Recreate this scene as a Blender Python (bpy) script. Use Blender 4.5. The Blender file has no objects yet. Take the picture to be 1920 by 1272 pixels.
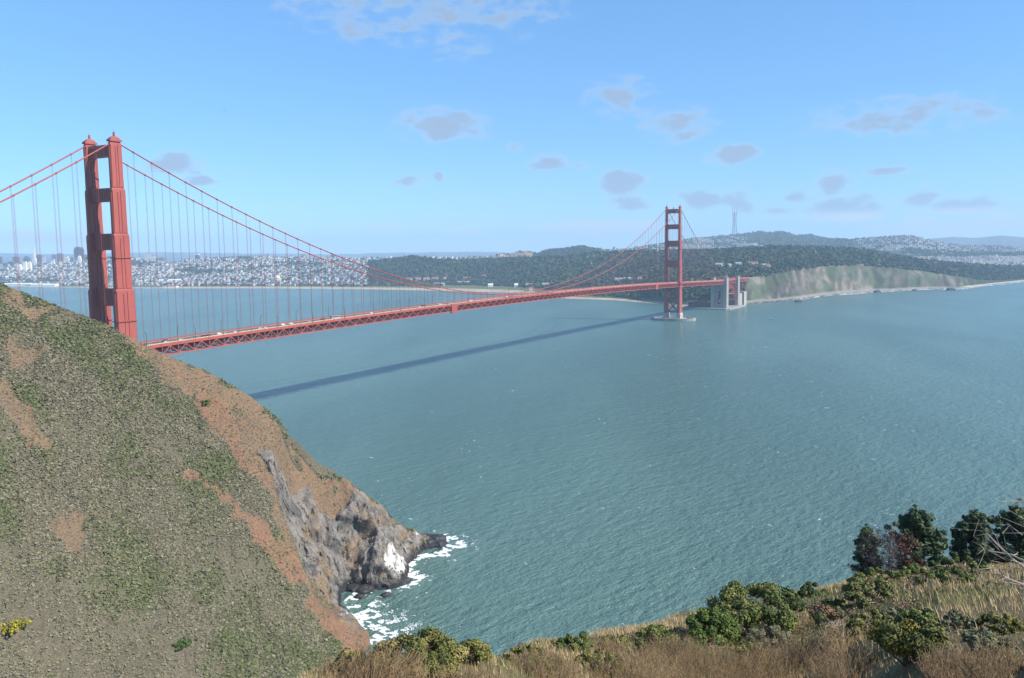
import bpy, math, random
import numpy as np
from mathutils import Vector, Matrix
random.seed(7); rng = np.random.default_rng(11)
PI = math.pi
S = bpy.context.scene
COL = S.collection
# world frame: X runs south along the bridge (north tower X=0, south tower X=1280), Y east, Z up, metres
# ------------------------------------------------------------------ camera
CAM = np.array([-411.79, -565.18, 142.84]); YAW, PITCH, ROLL, FPX = 0.5076506, -0.10045955, -0.0152691, 1619.26
IW, IH = 1920.0, 1272.0
_fw = np.array([math.cos(YAW)*math.cos(PITCH), math.sin(YAW)*math.cos(PITCH), math.sin(PITCH)])
_r = np.cross(_fw, [0, 0, 1]); _r /= np.linalg.norm(_r); _u = np.cross(_r, _fw)
_R = _r*math.cos(ROLL) + _u*math.sin(ROLL); _U = -_r*math.sin(ROLL) + _u*math.cos(ROLL)
cd = bpy.data.cameras.new('camera'); cam = bpy.data.objects.new('camera', cd); COL.objects.link(cam)
cd.sensor_fit = 'HORIZONTAL'; cd.sensor_width = 36.0; cd.lens = 36.0*FPX/IW
cd.clip_start = 0.3; cd.clip_end = 90000
cam.matrix_world = Matrix(((_R[0], _U[0], -_fw[0], CAM[0]), (_R[1], _U[1], -_fw[1], CAM[1]), (_R[2], _U[2], -_fw[2], CAM[2]), (0, 0, 0, 1)))
S.camera = cam
# ------------------------------------------------------------------ sky, sun, exposure
SUN_EL = math.radians(41.2)
SUN_H = np.array([0.129, -0.992])                      # horizontal direction towards the sun (west, a little south)
w = bpy.data.worlds.new('World'); S.world = w; w.use_nodes = True
# (px, py, half width, half height, weight) of the clouds, in pixels of the photograph
CLOUDS = [(833, 236, 95, 34, .9), (330, 308, 55, 22, 1.0), (375, 338, 34, 10, .8), (790, 22, 260, 60, .42), (770, 338, 34, 14, .8), (822, 330, 14, 12, .7), (1165, 340, 55, 28, 1.1), (1025, 302, 40, 20, .9), (1100, 312, 30, 12, .8), (1180, 385, 44, 20, .9), (1272, 232, 70, 34, .62), (1165, 185, 70, 40, .5),
          (1370, 291, 50, 20, 1.1), (1308, 377, 42, 20, 1.1), (1382, 380, 32, 26, 1.1), (1500, 368, 34, 18, 1.0), (1562, 343, 34, 28, 1.05), (1585, 395, 70, 28, 1.2), (1460, 398, 26, 10, .8), (1720, 374, 32, 24, 1.05), (1810, 388, 70, 18, 1.05), (1700, 218, 170, 34, .62), (1665, 320, 40, 8, .7), (1120, 428, 120, 20, 1.15),
          (1790, 425, 150, 20, .95), (1900, 415, 60, 20, .9), (60, 446, 90, 12, .8), (880, 432, 60, 8, .6), (730, 426, 60, 5, .6), (960, 280, 22, 12, .6)]
def build_world():
    nt = w.node_tree; N = nt.nodes; L = nt.links; N.clear()
    out = N.new('ShaderNodeOutputWorld'); bg = N.new('ShaderNodeBackground')
    sky = N.new('ShaderNodeTexSky'); sky.sky_type = 'NISHITA'; sky.sun_disc = False
    sky.sun_elevation = SUN_EL; sky.sun_rotation = math.atan2(SUN_H[0], SUN_H[1])
    sky.altitude = 3000; sky.air_density = 1.0; sky.dust_density = 0.0; sky.ozone_density = 6.0
    tc = N.new('ShaderNodeTexCoord'); sep = N.new('ShaderNodeSeparateXYZ'); L.new(tc.outputs['Generated'], sep.inputs[0])
    # a layer of broken cloud at one height: look-up on the plane (x/z, y/z)
    zz = N.new('ShaderNodeMath'); zz.operation = 'MAXIMUM'; zz.inputs[1].default_value = 0.012; L.new(sep.outputs[2], zz.inputs[0])
    za = N.new('ShaderNodeMath'); za.operation = 'ADD'; za.inputs[1].default_value = 0.03; L.new(zz.outputs[0], za.inputs[0])
    dx = N.new('ShaderNodeMath'); dx.operation = 'DIVIDE'; L.new(sep.outputs[0], dx.inputs[0]); L.new(za.outputs[0], dx.inputs[1])
    dy = N.new('ShaderNodeMath'); dy.operation = 'DIVIDE'; L.new(sep.outputs[1], dy.inputs[0]); L.new(za.outputs[0], dy.inputs[1])
    cb = N.new('ShaderNodeCombineXYZ'); L.new(dx.outputs[0], cb.inputs[0]); L.new(dy.outputs[0], cb.inputs[1])
    def noise(scale, det, off, rough=0.6, dist=0.0):
        mp = N.new('ShaderNodeMapping'); mp.inputs['Location'].default_value = off; mp.inputs['Scale'].default_value = scale
        L.new(cb.outputs[0], mp.inputs[0])
        n = N.new('ShaderNodeTexNoise'); n.inputs['Scale'].default_value = 1.0; n.inputs['Detail'].default_value = det
        n.inputs['Roughness'].default_value = rough; n.inputs['Distortion'].default_value = dist
        L.new(mp.outputs[0], n.inputs['Vector']); return n.outputs[0]
    def ramp(v, a, b, c=1.0):
        m = N.new('ShaderNodeMapRange'); m.interpolation_type = 'SMOOTHSTEP'; m.clamp = True
        m.inputs[1].default_value = a; m.inputs[2].default_value = b; m.inputs[3].default_value = 0; m.inputs[4].default_value = c
        L.new(v, m.inputs[0]); return m.outputs[0]
    def mul(a, b):
        m = N.new('ShaderNodeMath'); m.operation = 'MULTIPLY'; L.new(a, m.inputs[0])
        if isinstance(b, float): m.inputs[1].default_value = b
        else: L.new(b, m.inputs[1])
        return m.outputs[0]
    small = mul(ramp(noise((.62, .62, 1), 7, (3.1, 8.4, 0), .62, .3), .60, .72), ramp(noise((.13, .13, 1), 2, (5.2, 1.7, 3)), .50, .64))
    # the clouds that stand in this part of the sky, each at its own bearing and height
    az = N.new('ShaderNodeMath'); az.operation = 'ARCTAN2'; L.new(sep.outputs[1], az.inputs[0]); L.new(sep.outputs[0], az.inputs[1])
    el = N.new('ShaderNodeMath'); el.operation = 'ARCSINE'; L.new(sep.outputs[2], el.inputs[0])
    ae = N.new('ShaderNodeCombineXYZ'); L.new(az.outputs[0], ae.inputs[0]); L.new(el.outputs[0], ae.inputs[1])
    acc = None
    for (px, py, hw, hh, amp) in CLOUDS:
        d = _fw + _R*(px-IW/2)/FPX - _U*(py-IH/2)/FPX; d = d/np.linalg.norm(d); a0, e0 = math.atan2(d[1], d[0]), math.asin(d[2])
        mp = N.new('ShaderNodeMapping'); mp.vector_type = 'POINT'; sx, sy = FPX/(hw*1.2), FPX/(hh*1.2)
        mp.inputs['Scale'].default_value = (sx, sy, 1); mp.inputs['Location'].default_value = (-a0*sx, -e0*sy, 0); L.new(ae.outputs[0], mp.inputs[0])
        ln = N.new('ShaderNodeVectorMath'); ln.operation = 'LENGTH'; L.new(mp.outputs[0], ln.inputs[0])
        v = N.new('ShaderNodeMath'); v.operation = 'MULTIPLY_ADD'; L.new(ln.outputs['Value'], v.inputs[0]); v.inputs[1].default_value = -amp; v.inputs[2].default_value = amp
        if acc is None: acc = v.outputs[0]
        else:
            k = N.new('ShaderNodeMath'); k.operation = 'MAXIMUM'; L.new(acc, k.inputs[0]); L.new(v.outputs[0], k.inputs[1]); acc = k.outputs[0]
    def aenoise(scale, det, rough):
        mp = N.new('ShaderNodeMapping'); mp.inputs['Scale'].default_value = scale; L.new(ae.outputs[0], mp.inputs[0])
        n = N.new('ShaderNodeTexNoise'); n.inputs['Scale'].default_value = 1; n.inputs['Detail'].default_value = det; n.inputs['Roughness'].default_value = rough; L.new(mp.outputs[0], n.inputs['Vector']); return n.outputs[0]
    nn = N.new('ShaderNodeMath'); nn.operation = 'MULTIPLY_ADD'; L.new(aenoise((30, 60, 1), 6, .55), nn.inputs[0]); nn.inputs[1].default_value = 2.1; L.new(acc, nn.inputs[2])
    puff = mul(ramp(nn.outputs[0], 1.02, 1.85), ramp(acc, 0.0, .12))
    mx = N.new('ShaderNodeMath'); mx.operation = 'MAXIMUM'; L.new(small, mx.inputs[0]); L.new(puff, mx.inputs[1])
    cov = mul(mx.outputs[0], 0.92)
    # shaded undersides: thick middle parts greyer than thin edges
    cm = N.new('ShaderNodeMix'); cm.data_type = 'RGBA'; cm.inputs[6].default_value = (2.8, 3.4, 4.0, 1); cm.inputs[7].default_value = (1.75, 2.25, 3.05, 1)
    L.new(ramp(mx.outputs[0], .15, .9), cm.inputs[0])
    lowb = N.new('ShaderNodeMix'); lowb.data_type = 'RGBA'; lowb.inputs[6].default_value = (4.0, 4.15, 4.25, 1); L.new(cm.outputs[2], lowb.inputs[7]); L.new(ramp(sep.outputs[2], .031, .042), lowb.inputs[0])   # far cumulus bank, sunlit
    mixc = N.new('ShaderNodeMix'); mixc.data_type = 'RGBA'
    # clear marine air: the low sky stays blue instead of going white
    cr = N.new('ShaderNodeValToRGB'); e = cr.color_ramp.elements
    for pos, c in ((0.0, (.56, .68, .68)), (.037, (.80, .94, .88)), (.106, (.94, 1.12, .99)), (.2, (.90, 1.14, 1.10)), (.3, (.93, 1.15, 1.13))):
        q = e[0] if pos == 0 else (e[1] if pos == .3 else e.new(pos)); q.position = pos; q.color = (*c, 1)
    L.new(sep.outputs[2], cr.inputs[0])
    tint = N.new('ShaderNodeMix'); tint.data_type = 'RGBA'; tint.blend_type = 'MULTIPLY'; tint.inputs[0].default_value = 1; L.new(sky.outputs[0], tint.inputs[6]); L.new(cr.outputs[0], tint.inputs[7])
    L.new(cov, mixc.inputs[0]); L.new(tint.outputs[2], mixc.inputs[6]); L.new(lowb.outputs[2], mixc.inputs[7])
    L.new(mixc.outputs[2], bg.inputs[0]); bg.inputs[1].default_value = SKY_STRENGTH
    L.new(bg.outputs[0], out.inputs[0])
SKY_STRENGTH = 0.118
build_world()
sd = bpy.data.lights.new('sun', 'SUN'); sun = bpy.data.objects.new('sun', sd); COL.objects.link(sun)
sd.energy = 4.3; sd.angle = math.radians(0.53); sd.color = (1.0, 0.95, 0.88)
_sv = Vector((SUN_H[0]*math.cos(SUN_EL), SUN_H[1]*math.cos(SUN_EL), math.sin(SUN_EL)))
sun.rotation_euler = _sv.to_track_quat('Z', 'Y').to_euler(); sun.location = (0, -600, 600)
S.view_settings.view_transform = 'Standard'; S.view_settings.look = 'None'; S.view_settings.gamma = 1; S.view_settings.use_curve_mapping = False
S.view_settings.exposure = 0.85
S.cycles.use_denoising = True; S.cycles.volume_bounces = 1; S.cycles.max_bounces = 6; S.cycles.transparent_max_bounces = 12
# ------------------------------------------------------------------ helpers
def ray(px, py):
    return _fw + _R*(px-IW/2)/FPX - _U*(py-IH/2)/FPX
def at(px, py, D=None, z=None):
    """point seen at a pixel of the photograph, at horizontal distance D from the camera or at height z"""
    d = ray(px, py); t = D/math.hypot(d[0], d[1]) if D is not None else (z-CAM[2])/d[2]
    return CAM + d*t
def proj(P):
    P = np.atleast_2d(np.asarray(P, float)) - CAM; z = P@_fw
    return np.stack([IW/2 + FPX*(P@_R)/z, IH/2 - FPX*(P@_U)/z], -1)
def hz(px): return 487.42 - 0.015271*px
def atz(px, D, z):
    y = hz(px) + (CAM[2]-z)/D*FPX
    for _ in range(3):
        q = at(px, y, D=D); y += (q[2]-z)/D*FPX
    q[2] = z; return q
def interp(poly, x):
    return float(np.interp(x, [p[0] for p in poly], [p[1] for p in poly]))
def _hash(i, j, k):
    h = (i.astype(np.int64)*374761393 + j.astype(np.int64)*668265263 + k.astype(np.int64)*2147483647) & 0xffffffff
    h = ((h ^ (h >> 13))*1274126177) & 0xffffffff
    h = (h ^ (h >> 16))
    return (h & 0xffff)/65535.0
def vnoise(x, y, z=None):
    x = np.asarray(x, float); y = np.asarray(y, float); z = np.zeros_like(x) if z is None else np.asarray(z, float)
    xi, yi, zi = np.floor(x), np.floor(y), np.floor(z); fx, fy, fz = x-xi, y-yi, z-zi
    fx, fy, fz = fx*fx*(3-2*fx), fy*fy*(3-2*fy), fz*fz*(3-2*fz); r = 0
    for a in (0, 1):
        for b in (0, 1):
            for c in (0, 1):
                wgt = (fx if a else 1-fx)*(fy if b else 1-fy)*(fz if c else 1-fz)
                r = r + wgt*_hash(xi+a, yi+b, zi+c)
    return r
def fbm(x, y, z=None, o=4, ridged=False):
    s = 0; a = .5; f = 1.; t = 0
    for i in range(o):
        n = vnoise(np.asarray(x)*f+17.3*i, np.asarray(y)*f+9.1*i, None if z is None else np.asarray(z)*f+3.7*i)
        if ridged: n = 1-abs(2*n-1)
        s = s + a*n; t += a; a *= .5; f *= 2.03
    return s/t
def inpoly(x, y, poly):
    x = np.asarray(x); y = np.asarray(y); r = np.zeros(x.shape, bool); n = len(poly)
    for i in range(n):
        x1, y1 = poly[i]; x2, y2 = poly[(i+1) % n]
        if y1 == y2: continue
        c = ((y1 > y) != (y2 > y)) & (x < (x2-x1)*(y-y1)/(y2-y1)+x1)
        r ^= c
    return r
# ---- materials
MATS = {}
def nodes(name):
    m = bpy.data.materials.new(name); m.use_nodes = True; nt = m.node_tree
    return m, nt, nt.nodes, nt.links, nt.nodes['Principled BSDF']
def mat(name, c1, c2=None, scale=1.0, rough=.7, bump=0.0, attr=False, metallic=0.0, det=5, stretch=(1, 1, 1), spec=.4, bscale=None):
    """procedural paint / stone / soil: two colours mixed by noise in metres, optional bump; attr multiplies a colour attribute"""
    if name in MATS: return MATS[name]
    m, nt, N, L, b = nodes(name)
    g = N.new('ShaderNodeNewGeometry'); mp = N.new('ShaderNodeMapping'); mp.inputs['Scale'].default_value = stretch
    L.new(g.outputs['Position'], mp.inputs[0])
    n = N.new('ShaderNodeTexNoise'); n.inputs['Scale'].default_value = scale; n.inputs['Detail'].default_value = det; n.inputs['Roughness'].default_value = .65
    L.new(mp.outputs[0], n.inputs['Vector'])
    mx = N.new('ShaderNodeMix'); mx.data_type = 'RGBA'; c2 = c2 or c1
    mx.inputs[6].default_value = (*c1, 1); mx.inputs[7].default_value = (*c2, 1)
    r = N.new('ShaderNodeMapRange'); r.inputs[1].default_value = .35; r.inputs[2].default_value = .65; L.new(n.outputs[0], r.inputs[0])
    L.new(r.outputs[0], mx.inputs[0]); o = mx.outputs[2]
    if attr:
        a = N.new('ShaderNodeAttribute'); a.attribute_name = 'Col'
        mm = N.new('ShaderNodeMix'); mm.data_type = 'RGBA'; mm.blend_type = 'MULTIPLY'; mm.inputs[0].default_value = 1
        L.new(a.outputs['Color'], mm.inputs[6]); L.new(o, mm.inputs[7]); o = mm.outputs[2]
    L.new(o, b.inputs['Base Color']); b.inputs['Roughness'].default_value = rough; b.inputs['Metallic'].default_value = metallic
    b.inputs['Specular IOR Level'].default_value = spec
    if bump:
        n2 = N.new('ShaderNodeTexNoise'); n2.inputs['Scale'].default_value = bscale or scale*2; n2.inputs['Detail'].default_value = 6; L.new(mp.outputs[0], n2.inputs['Vector'])
        bp = N.new('ShaderNodeBump'); bp.inputs['Strength'].default_value = 1; bp.inputs['Distance'].default_value = bump
        L.new(n2.outputs[0], bp.inputs['Height']); L.new(bp.outputs[0], b.inputs['Normal'])
    MATS[name] = m; return m
# ---- meshes
class MB:
    def __init__(s): s.v = []; s.f = []; s.c = []
    def add(s, vs, fs, col=None):
        o = len(s.v); s.v += [tuple(map(float, q)) for q in vs]; s.f += [tuple(i+o for i in f) for f in fs]
        s.c += [col or (1, 1, 1)]*len(vs); return s
    def hexa(s, q, col=None):      # 8 corners: bottom ring then top ring
        return s.add(q, [(3, 2, 1, 0), (4, 5, 6, 7), (0, 1, 5, 4), (1, 2, 6, 5), (2, 3, 7, 6), (3, 0, 4, 7)], col)
    def box(s, x0, x1, y0, y1, z0, z1, col=None):
        return s.hexa([(x0, y0, z0), (x1, y0, z0), (x1, y1, z0), (x0, y1, z0), (x0, y0, z1), (x1, y0, z1), (x1, y1, z1), (x0, y1, z1)], col)
    def taper(s, cx, cy, z0, z1, a0, b0, a1, b1, col=None):   # box with other half sizes at the top
        return s.hexa([(cx-a0, cy-b0, z0), (cx+a0, cy-b0, z0), (cx+a0, cy+b0, z0), (cx-a0, cy+b0, z0),
                       (cx-a1, cy-b1, z1), (cx+a1, cy-b1, z1), (cx+a1, cy+b1, z1), (cx-a1, cy+b1, z1)], col)
    def beam(s, p, q, w_, h_, col=None):
        p = Vector(p); q = Vector(q); d = (q-p).normalized(); up = Vector((0, 0, 1)) if abs(d.z) < .95 else Vector((1, 0, 0))
        sd_ = d.cross(up).normalized(); u = sd_.cross(d); a = sd_*w_/2; b = u*h_/2
        return s.hexa([p-a-b, p+a-b, p+a+b, p-a+b, q-a-b, q+a-b, q+a+b, q-a+b], col)
    def tube(s, pts, rad, n=6, col=None, cap=True):
        pts = [Vector(p) for p in pts]; rad = rad if hasattr(rad, '__len__') else [rad]*len(pts); vs = []; fs = []
        for i, p in enumerate(pts):
            d = (pts[min(i+1, len(pts)-1)]-pts[max(i-1, 0)]).normalized(); up = Vector((0, 0, 1)) if abs(d.z) < .9 else Vector((1, 0, 0))
            a = d.cross(up).normalized(); b = d.cross(a)
            vs += [p+(a*math.cos(2*PI*k/n)+b*math.sin(2*PI*k/n))*rad[i] for k in range(n)]
        for i in range(len(pts)-1):
            for k in range(n): fs.append((i*n+k, i*n+(k+1) % n, (i+1)*n+(k+1) % n, (i+1)*n+k))
        if cap: fs += [tuple(range(n-1, -1, -1)), tuple(range((len(pts)-1)*n, len(pts)*n))]
        return s.add(vs, fs, col)
    def prism(s, poly, fn, t0, t1, col=None):     # 2-D outline extruded: fn(a, b, t) -> point
        n = len(poly); vs = [fn(a, b, t0) for a, b in poly]+[fn(a, b, t1) for a, b in poly]
        fs = [tuple(range(n-1, -1, -1)), tuple(range(n, 2*n))]+[(i, (i+1) % n, n+(i+1) % n, n+i) for i in range(n)]
        return s.add(vs, fs, col)
    def build(s, name, m=None, parent=None, smooth=False, loc=None):
        me = bpy.data.meshes.new(name); me.from_pydata(s.v, [], s.f); me.update()
        if any(c != (1, 1, 1) for c in s.c):
            a = me.attributes.new('Col', 'FLOAT_COLOR', 'POINT'); a.data.foreach_set('color', np.array([(*c, 1) for c in s.c], np.float32).ravel())
        return link(name, me, m, parent, smooth, loc)
def link(name, me, m=None, parent=None, smooth=False, loc=None):
    if smooth: me.polygons.foreach_set('use_smooth', [True]*len(me.polygons))
    if m is not None and not me.materials: me.materials.append(m)
    o = bpy.data.objects.new(name, me); COL.objects.link(o)
    if parent is not None: o.parent = parent
    if loc is not None: o.location = loc
    return o
def npmesh(name, V, F, m, colors=None, smooth=False, parent=None):
    """fast mesh from arrays, F is (n,3) or (n,4)"""
    me = bpy.data.meshes.new(name); k = F.shape[1]
    me.vertices.add(len(V)); me.vertices.foreach_set('co', np.asarray(V, np.float32).ravel())
    me.loops.add(F.size); me.loops.foreach_set('vertex_index', np.asarray(F, np.int32).ravel())
    me.polygons.add(len(F)); me.polygons.foreach_set('loop_start', np.arange(0, F.size, k, dtype=np.int32))
    me.update(calc_edges=True)
    if colors is not None:
        a = me.attributes.new('Col', 'FLOAT_COLOR', 'POINT'); a.data.foreach_set('color', np.c_[colors, np.ones(len(V))].astype(np.float32).ravel())
    return link(name, me, m, parent, smooth)
def tag(o, label=None, cat=None, group=None, kind=None):
    if label: o['label'] = label
    if cat: o['category'] = cat
    if group: o['group'] = group
    if kind: o['kind'] = kind
    return o
def empty(name, loc=(0, 0, 0), rz=0):
    o = bpy.data.objects.new(name, None); COL.objects.link(o); o.location = loc; o.rotation_euler = (0, 0, rz); o.empty_display_size = .5; return o
def copy_tree(o, parent=None):
    c = o.copy(); COL.objects.link(c); c.parent = parent
    for ch in list(o.children): copy_tree(ch, c)
    return c
def grid_faces(nc, nr):
    j, i = np.meshgrid(np.arange(nc-1), np.arange(nr-1), indexing='ij'); a = (j*nr+i).ravel()
    return np.stack([a, a+nr, a+nr+1, a+1], -1)
# palette
ORANGE = mat('orange_paint', (.36, .082, .060), (.29, .064, .048), .12, .55, .03, stretch=(1, 1, .35))
ORANGE_D = mat('orange_paint_weathered', (.32, .068, .052), (.25, .052, .042), .4, .6)
CONC = mat('concrete', (.40, .365, .31), (.31, .285, .245), .15, .85, .03)
CONC_D = mat('concrete_stained', (.33, .32, .30), (.22, .215, .20), .12, .9, .05, stretch=(1, 1, .3))
ASPH = mat('asphalt', (.11, .11, .115), (.085, .085, .09), .3, .85)
WALKM = mat('sidewalk_concrete', (.50, .43, .31), (.44, .38, .28), .3, .85)
WHITE = mat('white_paint', (.78, .78, .76), (.70, .70, .68), .5, .5)
DARKM = mat('dark_metal', (.05, .05, .055), None, 1, .5)
GLASSD = mat('dark_glass', (.02, .025, .03), None, 1, .12, spec=.6)
RUBBER = mat('rubber', (.02, .02, .02), None, 1, .8)
# ================================================================== STRUCTURE
# ---- water
def build_water():
    m, nt, N, L, b = nodes('bay_water')
    g = N.new('ShaderNodeNewGeometry')
    def nz(scale, stretch, rot, det=3, rough=.55):
        mp = N.new('ShaderNodeMapping'); mp.vector_type = 'TEXTURE'; mp.inputs['Scale'].default_value = stretch; mp.inputs['Rotation'].default_value = (0, 0, rot)
        L.new(g.outputs['Position'], mp.inputs[0])
        n = N.new('ShaderNodeTexNoise'); n.inputs['Scale'].default_value = scale; n.inputs['Detail'].default_value = det; n.inputs['Roughness'].default_value = rough
        L.new(mp.outputs[0], n.inputs['Vector']); return n.outputs[0]
    def math_(op, a, b_):
        k = N.new('ShaderNodeMath'); k.operation = op
        for i, q in enumerate((a, b_)):
            if isinstance(q, (int, float)): k.inputs[i].default_value = q
            else: L.new(q, k.inputs[i])
        return k.outputs[0]
    def mr(v, a, b_, c=0., d=1.):
        k = N.new('ShaderNodeMapRange'); k.interpolation_type = 'SMOOTHSTEP'
        for i, q in enumerate((a, b_, c, d)): k.inputs[i+1].default_value = q
        L.new(v, k.inputs[0]); return k.outputs[0]
    rot = math.radians(62)
    swell = nz(1/24., (1, 2.6, 1), rot, 2); chop = nz(1/5.5, (1, 2.2, 1), rot+.25, 4, .65); rip = nz(1/1.5, (1, 1.6, 1), rot-.3, 4, .65)
    h = math_('ADD', math_('MULTIPLY', swell, 2.6), math_('ADD', math_('MULTIPLY', chop, 3.4), math_('MULTIPLY', rip, 1.1)))
    bp = N.new('ShaderNodeBump'); bp.inputs['Strength'].default_value = 1; bp.inputs['Distance'].default_value = 1.0
    L.new(h, bp.inputs['Height']); L.new(bp.outputs[0], b.inputs['Normal'])
    drift = mr(nz(1/300., (1, 3.5, 1), rot+.9, 4), .40, .60)
    mx = N.new('ShaderNodeMix'); mx.data_type = 'RGBA'; mx.inputs[6].default_value = (.064, .126, .106, 1); mx.inputs[7].default_value = (.086, .160, .134, 1); L.new(drift, mx.inputs[0])
    # whitecaps: breaking crests, small and scattered
    cap = math_('MULTIPLY', mr(nz(1/5., (1, 2.4, 1), rot+1.2, 5, .7), .635, .70), mr(nz(1/55., (1, 1.5, 1), rot, 3), .49, .60))
    m2 = N.new('ShaderNodeMix'); m2.data_type = 'RGBA'; m2.inputs[7].default_value = (.75, .78, .78, 1); L.new(cap, m2.inputs[0]); L.new(mx.outputs[2], m2.inputs[6])
    L.new(m2.outputs[2], b.inputs['Base Color'])
    b.inputs['Roughness'].default_value = .22; b.inputs['IOR'].default_value = 1.33; b.inputs['Specular IOR Level'].default_value = .5
    mb = MB(); mb.add([(-1500, -9000, 0), (23500, -9000, 0), (23500, 21500, 0), (-1500, 21500, 0)], [(0, 1, 2, 3)])
    tag(mb.build('water', m), kind='structure')
build_water()
# ---- headland: the steep scrub hillside on the left with a rock point at its foot
RIDGE = [(-420, 395, 405), (-200, 455, 408), (0, 530, 410), (60, 553, 410), (110, 572, 408), (165, 593, 405), (205, 609, 404), (250, 633, 402), (290, 655, 401), (340, 676, 400), (380, 691, 399),
         (420, 712, 397), (470, 742, 395), (520, 783, 392), (560, 815, 390), (600, 852, 388), (650, 893, 391), (700, 929, 396), (740, 962, 402), (780, 993, 412), (805, 1006, 418), (835, 1022, 424)]
FOOT = [(-420, 225, 30), (0, 262, 13), (340, 272, 5), (600, 284, 0), (640, 288, 0), (700, 292, 0), (740, 330, 0), (780, 390, 0), (835, 420, -1)]
SHORE = [(-420, 150), (300, 240), (520, 262), (600, 279), (670, 299), (697, 311), (690, 325), (660, 339), (638, 350), (641, 361), (660, 367), (681, 364), (720, 361), (756, 363), (768, 378), (766, 389), (788, 405),
         (812, 412), (829, 418), (834, 424), (815, 432), (760, 447), (640, 490), (470, 540), (330, 590), (270, 640), (266, 770), (150, 830), (-420, 830)]
def _c(poly, px, k): return np.interp(px, [p[0] for p in poly], [p[k] for p in poly])
def plan(px, D, z):        # plan position of the point of height z seen in pixel column px at distance D
    px = np.asarray(px, float); D = np.asarray(D, float); y = hz(px)+(CAM[2]-z)/D*FPX
    for _ in range(4):
        d = [_fw[i]+_R[i]*(px-IW/2)/FPX-_U[i]*(y-IH/2)/FPX for i in range(3)]; h = np.hypot(d[0], d[1])
        y = y+(CAM[2]+d[2]/h*D-z)/D*FPX
    return CAM[0]+d[0]/h*D, CAM[1]+d[1]/h*D
def segdist(X, Y, pts):
    d = np.full(np.shape(X), 1e9)
    for (x1, y1), (x2, y2) in zip(pts, pts[1:]+pts[:1]):
        vx, vy = x2-x1, y2-y1; t = np.clip(((X-x1)*vx+(Y-y1)*vy)/(vx*vx+vy*vy+1e-9), 0, 1)
        d = np.minimum(d, np.hypot(X-x1-t*vx, Y-y1-t*vy))
    return d
ROCKP = [(490, 846), (560, 846), (640, 905), (700, 934), (770, 985), (840, 1005), (840, 1045), (765, 1070), (756, 1108), (640, 1135), (634, 1060), (612, 1010), (560, 968), (515, 910)]
BARE = [(190, 600), (350, 676), (470, 740), (600, 850), (700, 926), (780, 990), (650, 1060), (700, 1200), (690, 1260), (640, 1200), (560, 1110), (470, 1010), (430, 960), (332, 897), (345, 882), (450, 950), (540, 1012), (520, 960),
        (470, 905), (425, 830), (380, 765), (300, 705), (235, 640)]
RED = [[(380, 735), (440, 790), (510, 905), (480, 915), (430, 850), (385, 775)], [(332, 890), (400, 912), (500, 975), (600, 1080), (690, 1195), (640, 1190), (560, 1105), (470, 1015), (420, 955)],
       [(560, 1000), (640, 1075), (690, 1180), (640, 1150)]]
PATHS = [[(0, 700), (40, 740), (90, 830), (60, 840), (0, 760)], [(20, 640), (80, 650), (70, 690), (10, 680)], [(120, 940), (160, 980), (165, 1040), (120, 1040), (105, 980)], [(0, 545), (120, 590), (60, 600), (0, 570)]]
HILL = {}
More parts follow.
